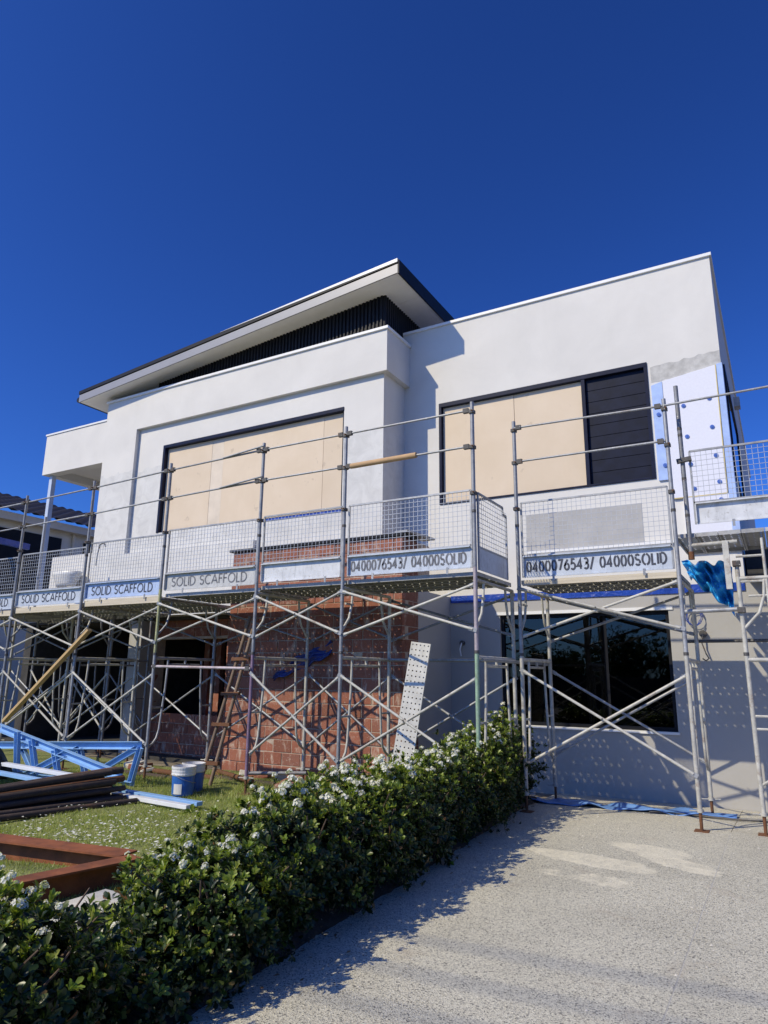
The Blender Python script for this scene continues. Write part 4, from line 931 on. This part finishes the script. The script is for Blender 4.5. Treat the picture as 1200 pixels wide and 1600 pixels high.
# bucket
bk = root('paint_bucket', 'white paint bucket with blue label standing on the lawn', 'bucket', (-6.78, 6.72, .03))
MB().lathe((-6.78, 6.72, .035), [(0, 0), (.128, 0), (.133, .01), (.140, .245), (.143, .25)], 28).build('bucket_body', 'plastic_blue', bk)
MB().lathe((-6.78, 6.72, .035), [(.142, .235), (.150, .245), (.150, .262), (.146, .268), (.149, .285), (.149, .30), (.147, .305), (.153, .325), (.153, .345), (.140, .347), (.136, .30), (.13, .05), (0, .05)], 28).build('bucket_rim', 'plastic_white', bk)
b = MB(); 
for a0 in range(0, 5):
    a1 = R(-95+a0*9); a2 = R(-95+(a0+1)*9); b.quad((-6.78+.1395*math.cos(a1), 6.72+.1395*math.sin(a1), .06), (-6.78+.1395*math.cos(a2), 6.72+.1395*math.sin(a2), .06), (-6.78+.1425*math.cos(a2), 6.72+.1425*math.sin(a2), .18), (-6.78+.1425*math.cos(a1), 6.72+.1425*math.sin(a1), .18))
b.build('label_patch', 'plastic_white', bk)
MB().path([(-6.78+.155*math.cos(R(t)), 6.72+.155*math.sin(R(t)), .30-.13*math.sin(R((t+100)/1.9))) for t in range(-100, 91, 12)], .0035, 5).build('bucket_handle', 'galv', bk)
bk = root('paint_bucket', 'second blue and white bucket half hidden behind the first one', 'bucket', (-6.90, 7.01, .03))
MB().lathe((-6.90, 7.01, .035), [(0, 0), (.128, 0), (.133, .01), (.140, .245), (.143, .25)], 28).build('bucket_body', 'plastic_blue', bk)
MB().lathe((-6.90, 7.01, .035), [(.142, .235), (.150, .245), (.150, .262), (.146, .268), (.149, .285), (.149, .30), (.147, .305), (.153, .325), (.153, .345), (.140, .347), (.136, .30), (.13, .05), (0, .05)], 28).build('bucket_rim', 'plastic_white', bk)
# rusty rods and brick rubble at the wall
rp_ = random.Random(5)
for k, (p, q, r_, mt) in enumerate((((-7.6, 8.2, .10), (-6.4, 7.6, .12), .035, 'rust'), ((-7.4, 7.95, .05), (-6.2, 7.85, .06), .04, 'rust_dark'), ((-6.8, 8.0, .15), (-6.05, 8.35, .17), .026, 'galv_dark'), ((-8.9, 7.9, .06), (-7.3, 7.8, .07), .04, 'rust'), ((-9.3, 7.6, .05), (-7.6, 7.55, .05), .035, 'rust_dark'))):
    b = MB(); b.path([p, q], r_, 8)
    single(b, 'rusty_tube', mt, ['thick rusty tube leaning over the rubble behind the ladder', 'dark rusty tube flat under the ladder foot', 'grey tube resting beside the purple post', 'rusty tube on the grass below the dark window opening', 'thin dark tube on the grass near the yellow green post'][k], 'steel tube', None, 'loose tubes along the brick wall')
ORDN = ['first', 'second', 'third', 'fourth', 'fifth', 'sixth', 'seventh', 'eighth', 'ninth', 'tenth', 'eleventh', 'twelfth', 'thirteenth', 'fourteenth', 'fifteenth', 'last']
for k in range(16):
    x_ = -9.4+k*.24+rp_.uniform(-.08, .08); y_ = rp_.uniform(7.75, 8.35)
    sx, sy, sz = rp_.uniform(.07, .16), rp_.uniform(.05, .1), rp_.uniform(.04, .09)
    b = MB().box(-sx, sx, -sy, sy, 0, sz); o = b.build('rubble_piece', 'brick' if k % 3 else 'limestone', None, .012)
    o.location = (x_, y_, .04); o.rotation_euler = (rp_.uniform(-.25, .25), rp_.uniform(-.25, .25), rp_.uniform(0, 3)); tag(o, 'broken %s piece, %s from the left in the rubble along the wall foot' % ('brick' if k % 3 else 'stone', ORDN[k]), 'rubble', 'rubble along the wall foot')
# corten channels near the hedge
cb = root('corten_channel', 'long rusty orange steel channel lying at the left edge of the lawn', 'steel channel', (-5.2, 3.85, .02), 'rusty orange steel channels')
b = MB(); b.obox((-6.6, 3.60, .19), (-4.50, 3.95, .19), .20, .014); b.build('top_flange', 'corten', cb)
b = MB(); b.obox((-6.6, 3.60, .105), (-4.55, 3.94, .105), .012, .155); b.build('web', 'corten', cb)
b = MB(); b.obox((-6.6, 3.60, .02), (-4.50, 3.95, .02), .20, .014); b.build('bottom_flange', 'corten', cb)
cb = root('corten_channel', 'rusty orange steel channel angled towards the hedge', 'steel channel', (-4.6, 3.5, .02), 'rusty orange steel channels')
b = MB(); b.obox((-4.33, 3.88, .205), (-4.62, 2.75, .192), .16, .014); b.build('top_flange', 'corten', cb)
b = MB(); b.obox((-4.33, 3.88, .112), (-4.62, 2.75, .102), .012, .168); b.build('web', 'corten', cb)
b = MB(); b.obox((-4.33, 3.88, .022), (-4.62, 2.75, .012), .16, .014); b.build('bottom_flange', 'corten', cb)
b = MB().box(-4.0, -3.58, 2.92, 3.35, .0, .17); single(b, 'limestone_block', 'limestone', 'pale limestone block half hidden in the hedge gap', 'stone block', None, None, .015)
b = MB().box(-3.62, -3.3, 2.35, 2.62, .0, .16); single(b, 'limestone_block', 'limestone', 'shaded limestone block low inside the near hedge', 'stone block', None, None, .015)
# balcony things
sheet('white_tub', lambda u, v: (-13.35+.42*math.cos(u*2*math.pi)*(.62+.4*v), 9.35+.22*math.sin(u*2*math.pi)*(.62+.4*v), 3.30+.32*v), 24, 4, 'plastic_white', 'white plastic tub on the left scaffold deck', 'tub', (-13.35, 9.35, 3.3))
b = MB(); b.obox((-12.3, 6.5, 3.89), (-12.3, 7.73, 3.83), .08, .11); single(b, 'blue_beam', 'tarp_dark', 'blue beam sticking in at the left edge over the deck', 'beam')
b = MB(); b.tube((-12.9, 8.4, 2.6), (-12.9, 8.4, 4.62), .026, 8); single(b, 'rear_post', 'galv', 'short grey post behind the left scaffold rails', 'scaffold post', None, 'scaffold posts')
b = MB(); b.path([(-9.55, 7.33, 3.55), (-9.62, 7.35, 3.62), (-9.72, 7.35, 3.60), (-9.76, 7.35, 3.45), (-9.77, 7.35, 3.25)], .012, 6); single(b, 'hanging_hose', 'galv_dark', 'short grey hose hooked over the mesh panel', 'hose')

# ------------------------------------------------------------------ plants
def leaf_cloud(rng, P, N, nleaf, L, Wd, spread=(25, 80), jit=.2):
    """rosettes of folded obovate leaves at points P with axis N -> verts, tris"""
    n = len(P); n_l = n*nleaf
    P = np.repeat(P, nleaf, 0); N = np.repeat(N, nleaf, 0)
    N = N/np.linalg.norm(N, axis=1, keepdims=True)
    a = np.where(np.abs(N[:, 2:3]) < .9, np.array([[0, 0, 1.]]), np.array([[1., 0, 0]]))
    U = np.cross(N, a); U /= np.linalg.norm(U, axis=1, keepdims=True); W = np.cross(N, U)
    ph = rng.uniform(0, 2*np.pi, n_l); th = np.radians(rng.uniform(spread[0], spread[1], n_l))
    rad = U*np.cos(ph)[:, None] + W*np.sin(ph)[:, None]
    D = N*np.cos(th)[:, None] + rad*np.sin(th)[:, None]
    T = np.cross(D, N); T /= np.maximum(1e-6, np.linalg.norm(T, axis=1, keepdims=True)); B = np.cross(T, D)
    szr = np.repeat(rng.uniform(.6, 1.25, n), nleaf); l = (L*szr*rng.uniform(.65, 1.3, n_l))[:, None]; w = (Wd*szr*rng.uniform(.75, 1.25, n_l))[:, None]
    b = P + D*l*.12 + N*rng.uniform(-.5, .4, n_l)[:, None]*L*jit*2
    v0 = b; v1 = b + D*l*.66 + T*w*.5 + B*l*.10; v2 = b + D*l*.66 + B*l*.02; v3 = b + D*l*.66 - T*w*.5 + B*l*.10; v4 = b + D*l*.98 + T*w*.22 - B*l*.03; v5 = b + D*l*.98 - T*w*.22 - B*l*.03
    V = np.stack([v0, v1, v2, v3, v4, v5], 1).reshape(-1, 3)
    i = np.arange(n_l)[:, None]*6
    F = np.concatenate([i+np.array([[0, 1, 2]]), i+np.array([[0, 2, 3]]), i+np.array([[2, 1, 4]]), i+np.array([[2, 4, 5]]), i+np.array([[2, 5, 3]])], 0)
    return V, F
def flower_mesh(seed):
    rng = random.Random(seed); V = []; F = []
    for k in range(22):
        d = Vector((rng.gauss(0, 1), rng.gauss(0, 1), abs(rng.gauss(0, .8))+.35)).normalized(); c = d*rng.uniform(.014, .036)
        u = d.cross(Vector((.3, .7, .2))).normalized(); w = d.cross(u)
        for p in range(5):
            a = 2*math.pi*p/5+rng.uniform(-.2, .2); dr_ = u*math.cos(a)+w*math.sin(a); tn = d.cross(dr_); r = rng.uniform(.011, .015); i = len(V)
            V += [tuple(c), tuple(c+dr_*r*.6+tn*r*.45+d*.003), tuple(c+dr_*r+d*.004), tuple(c+dr_*r*.6-tn*r*.45+d*.003)]; F.append((i, i+1, i+2, i+3))
    me = bpy.data.meshes.new('flower_cluster'); me.from_pydata(V, [], F); me.update(); me.materials.append(M['petal']); return me
FLW = [flower_mesh(i) for i in range(6)]
# centre y, half-length, height, half-width, centre x offset from the bed edge, rosettes, flowers
SHR = [(1.15, .62, .52, .50, .62, 620, 16, 'near flowering shrub at the bottom left corner of the picture'),
       (1.82, .50, .60, .46, .66, 760, 30, 'flowering shrub left of the gap that shows the limestone block'),
       (2.50, .34, .28, .36, .56, 300, 5, 'lowest little shrub in the gap in front of the limestone block'),
       (3.12, .46, .55, .40, .52, 760, 18, 'low flowering shrub just right of the limestone block gap'),
       (3.98, .62, .73, .46, .56, 1050, 24, 'flowering shrub with the top that reaches over the white steel channel'),
       (4.85, .62, .73, .45, .53, 1000, 34, 'heavily flowering shrub below the ladder and purple post'),
       (5.70, .62, .73, .44, .52, 900, 34, 'flowering shrub below the brick wall, left of the leaning plank'),
       (6.50, .60, .75, .42, .50, 850, 22, 'flowering shrub below the leaning pale plank'),
       (7.30, .58, .79, .41, .50, 800, 20, 'flowering shrub at the foot of the green post'),
       (8.05, .52, .88, .38, .52, 700, 10, 'shrub between the green post and the house wall'),
       (8.66, .42, 1.02, .33, .52, 640, 5, 'tallest dark shrub at the end of the hedge by the wall')]
for si, (cy, ly, hh, wx, ox, nr, nf, lab) in enumerate(SHR):
    nr = int(nr*1.45); nf = int(nf*2.2); ox -= .10
    rng = np.random.default_rng(100+si); cx = EDGE(cy)-ox+.05
    sh = root('flowering_shrub', lab, 'shrub', (cx, cy, .05), 'flowering shrubs of the hedge')
    # stems
    b = MB(); r2 = random.Random(si)
    for k in range(22):
        a = r2.uniform(0, 6.28); p0 = Vector((cx+.1*math.cos(a), cy+.15*math.sin(a), .03)); p2 = Vector((cx+wx*.98*math.cos(a), cy+ly*.98*math.sin(a), hh*r2.uniform(.5, 1.0))); p1 = (p0+p2)/2+Vector((r2.uniform(-.06, .06), r2.uniform(-.06, .06), .08))
        b.path([p0, p1, p2], [.011, .008, .004], 5, False)
    b.build('stems', 'bark', sh)
    def surf(n, shell):
        d = rng.normal(size=(n*3, 3)); d /= np.linalg.norm(d, axis=1, keepdims=True); d = d[d[:, 2] > -.80][:n]
        n = len(d); e = 3.1
        q = (np.abs(d)**e).sum(1)**(-1/e); rr = q*shell(n)
        lump = 1 + .12*np.sin(d[:, 0]*5+si*2+d[:, 1]*4) + .12*np.sin(d[:, 1]*9+si+d[:, 2]*6) + rng.normal(0, .05, n) + (rng.uniform(0, 1, n) < .06)*rng.uniform(.04, .22, n)
        rr = rr*lump
        hz = hh/2
        P = np.stack([cx+d[:, 0]*rr*wx, cy+d[:, 1]*rr*ly, hz+d[:, 2]*rr*hz+.02], 1)
        N = np.stack([d[:, 0]/wx, d[:, 1]/ly, d[:, 2]/hz], 1)*.5; N /= np.linalg.norm(N, axis=1, keepdims=True); N[:, 2] += .55; N += rng.normal(0, .25, N.shape)
        return P, N, d
    P, N, d = surf(nr, lambda n: rng.uniform(.80, 1.04, n))
    P2, N2, _ = surf(int(nr*.8), lambda n: rng.uniform(.35, .82, n))
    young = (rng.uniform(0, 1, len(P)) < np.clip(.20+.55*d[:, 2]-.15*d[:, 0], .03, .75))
    Va, Fa = leaf_cloud(rng, np.concatenate([P[~young], P2]), np.concatenate([N[~young], N2]), 11, .041, .020)
    raw_mesh('foliage', Va, Fa, 'leaf', sh, kind='stuff')
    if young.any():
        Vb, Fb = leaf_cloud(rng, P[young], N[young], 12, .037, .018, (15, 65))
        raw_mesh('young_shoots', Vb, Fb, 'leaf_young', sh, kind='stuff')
    cand = np.argsort(-(d[:, 2]*1.0 - d[:, 0]*.25 + rng.uniform(0, 1.5, len(d))))[:nf]
    for q in cand:
        o = link(bpy.data.objects.new('flower_cluster', FLW[rng.integers(6)])); o.parent = sh; ORI[o.name] = ORI[sh.name]
        nn = Vector(N[q]).normalized(); o.location = Vector(P[q])+nn*.045-ORI[sh.name]; o.rotation_euler = nn.to_track_quat('Z', 'Y').to_euler(); s_ = float(rng.uniform(.55, 1.1))*(.72 if cy < 3.5 else 1.0); o.scale = (s_, s_, s_)
# grass blades
rng = np.random.default_rng(5); n = 95000
gx = rng.uniform(-9.8, -3.62, n); gy = 2.0+6.3*rng.beta(1.1, 1.35, n)
clump = np.sin(gx*3.1+gy*2.3)*np.sin(gy*4.7-gx*1.9)
gz = .015+.03*np.sin(gx*1.7+gy*.9)*np.sin(gy*1.3-gx*.4)+.02
keep = clump > rng.uniform(-1.7, .2, n)-.2; gx, gy, gz, clump = gx[keep], gy[keep], gz[keep], clump[keep]; n = len(gx)
hgt = rng.uniform(.018, .045, n)*(1+.35*clump)*np.where(gy > 6.6, 1.7, 1); an = rng.uniform(0, 2*np.pi, n); wd = rng.uniform(.0025, .0045, n)
ca, sa = np.cos(an), np.sin(an); lx, ly_ = rng.normal(0, .5, n)*hgt, rng.normal(0, .5, n)*hgt
V = np.stack([np.stack([gx-ca*wd, gy-sa*wd, gz-.005], 1), np.stack([gx+ca*wd, gy+sa*wd, gz-.005], 1), np.stack([gx+lx, gy+ly_, gz+hgt], 1)], 1).reshape(-1, 3)
tag(raw_mesh('grass', V, np.arange(3*n).reshape(-1, 3), 'grass'), 'short uneven green grass of the front lawn', 'grass', None, 'stuff')
# fallen petals and paint chips on the lawn
n = 1300; px = rng.normal(-5.6, 1.2, n); py = 3.9+rng.gamma(2.0, .55, n); ok = (px < -3.8) & (px > -9) & (py < 7); px, py = px[ok], py[ok]; n = len(px)
pz = .015+.03*np.sin(px*1.7+py*.9)*np.sin(py*1.3-px*.4)+.02+rng.uniform(.025, .045, n); an = rng.uniform(0, 6.28, n); s_ = rng.uniform(.008, .024, n)
c4 = [np.stack([px+np.cos(an+k*np.pi/2)*s_*(1 if k % 2 else .6), py+np.sin(an+k*np.pi/2)*s_*(1 if k % 2 else .6), pz+rng.uniform(-.006, .006, n)], 1) for k in range(4)]
tag(raw_mesh('fallen_petals', np.stack(c4, 1).reshape(-1, 3), np.arange(4*n).reshape(-1, 4), 'petal'), 'white fallen petals scattered over the lawn', 'petals', None, 'stuff')
# leaf litter along the bed edge
n = 420; py = rng.uniform(1.5, 9, n); px = np.array([EDGE(y) for y in py])+rng.normal(-.12, .10, n); pz = np.array([SLOPE(y) for y in py])+np.where(px > -2.36-.062*(py-1)-.1, .012, .065); an = rng.uniform(0, 6.28, n); s_ = rng.uniform(.010, .026, n)
c4 = [np.stack([px+np.cos(an+k*np.pi/2)*s_*(1 if k % 2 else .45), py+np.sin(an+k*np.pi/2)*s_*(1 if k % 2 else .45), pz+rng.uniform(0, .012, n)], 1) for k in range(4)]
tag(raw_mesh('leaf_litter', np.stack(c4, 1).reshape(-1, 3), np.arange(4*n).reshape(-1, 4), 'litter'), 'dry fallen leaves along the edge of the driveway', 'leaves', None, 'stuff')
# crumbs and grit on the driveway
n = 260; px = rng.uniform(-2.3, .6, n); py = 3.2+rng.uniform(0, 1, n)**.7*6.3; s_ = rng.uniform(.003, .011, n); pz = np.where(py > 8.4, -(py-8.4)*.0475, 0)
V = []; F = []
for k in range(n):
    i = len(V); s0 = s_[k]; z0 = pz[k]+.001
    for (a, b_, c) in ((-1, -1, 0), (1, -.7, 0), (.8, 1, 0), (-.7, .9, 0), (.1, 0, 1)): V.append((px[k]+a*s0*rng.uniform(.6, 1.2), py[k]+b_*s0, z0+c*s0))
    F += [(i, i+1, i+4), (i+1, i+2, i+4), (i+2, i+3, i+4), (i+3, i, i+4)]
tag(raw_mesh('grit', V, F, 'limestone'), 'pale crumbs and grit scattered on the driveway', 'grit', None, 'stuff')

# ------------------------------------------------------------------ across the street (seen only in the window glass) and overhead wires
def tree(x, y, h, r, label, seed):
    rng = np.random.default_rng(seed); t = root('street_tree', label, 'tree', (x, y, 0), 'trees across the street')
    b = MB(); b.path([(x, y, -.05), (x+.1, y, h*.3), (x-.05, y+.1, h*.6), (x, y, h*.85)], [.22, .16, .11, .04], 8)
    for k in range(6):
        a = k*1.05; b.path([(x, y, h*(.3+.06*k)), (x+math.cos(a)*r*.5, y+math.sin(a)*r*.5, h*(.5+.06*k)), (x+math.cos(a)*r*.85, y+math.sin(a)*r*.85, h*(.58+.06*k))], [.09, .05, .02], 6)
    b.build('trunk', 'bark', t)
    c = rng.normal(size=(46, 3)); c /= np.linalg.norm(c, axis=1, keepdims=True); c *= rng.uniform(.35, 1, (46, 1))
    C = np.stack([x+c[:, 0]*r, y+c[:, 1]*r, h*.62+c[:, 2]*h*.33], 1)
    P = np.repeat(C, 40, 0)+rng.normal(0, r*.16, (46*40, 3)); N = rng.normal(size=P.shape); N[:, 2] += .6
    V, F = leaf_cloud(rng, P, N, 4, .17, .09); raw_mesh('crown', V, F, 'leaf_tree', t, kind='stuff')
for k, (x, y, h, r) in enumerate(((-4, -17, 3.2, 1.8), (-7.4, -18, 4.0, 2.1), (-11.2, -17.5, 3.0, 1.9), (-.5, -18.5, 3.6, 2.0), (3.4, -17.5, 3.0, 1.8))):
    tree(x, y, h, r, ['small round street tree straight across the road', 'tallest street tree across the road', 'low street tree left across the road', 'street tree right of the middle across the road', 'street tree furthest right across the road'][k], 40+k)
fw = MB().box(-30, 25, -16.1, -15.9, 0, 1.5); single(fw, 'garden_wall', 'bark', 'long dark timber garden wall across the street', 'wall')
dz_ = Vector((TOSUN.x/TOSUN.z, TOSUN.y/TOSUN.z, 0))
for k, (gy_, sl) in enumerate(((4.20, .105), (3.74, .105), (3.30, .1))):
    pts = []
    for i in range(21):
        X_ = -26+i*2.6; z_ = 11.0+ (X_/26)**2*.7
        gx_ = -1.0
        pts.append((X_, gy_+sl*(X_-dz_.x*z_+1.0)*1.0+dz_.y*z_, z_))
    b = MB(); b.path(pts, .015, 6); single(b, 'overhead_wire', 'black_plastic', ['overhead power cable nearest the house', 'middle overhead power cable', 'overhead power cable nearest the road'][k], 'cable', None, 'overhead power cables')
b = MB(); b.path([(-26, -9.6, -.1), (-26, -9.6, 12.4)], [.18, .12], 10); b.box(-26.06, -25.94, -10.8, -8.4, 11.6, 11.72); single(b, 'power_pole', 'bark', 'timber power pole far left beside the road', 'power pole', (-26, -9.6, 0), 'power poles')
b = MB(); b.path([(26, -4.1, -.1), (26, -4.1, 12.4)], [.18, .12], 10); b.box(25.94, 26.06, -5.4, -2.8, 11.6, 11.72); single(b, 'power_pole', 'bark', 'timber power pole far right beside the road', 'power pole', (26, -4.1, 0), 'power poles')
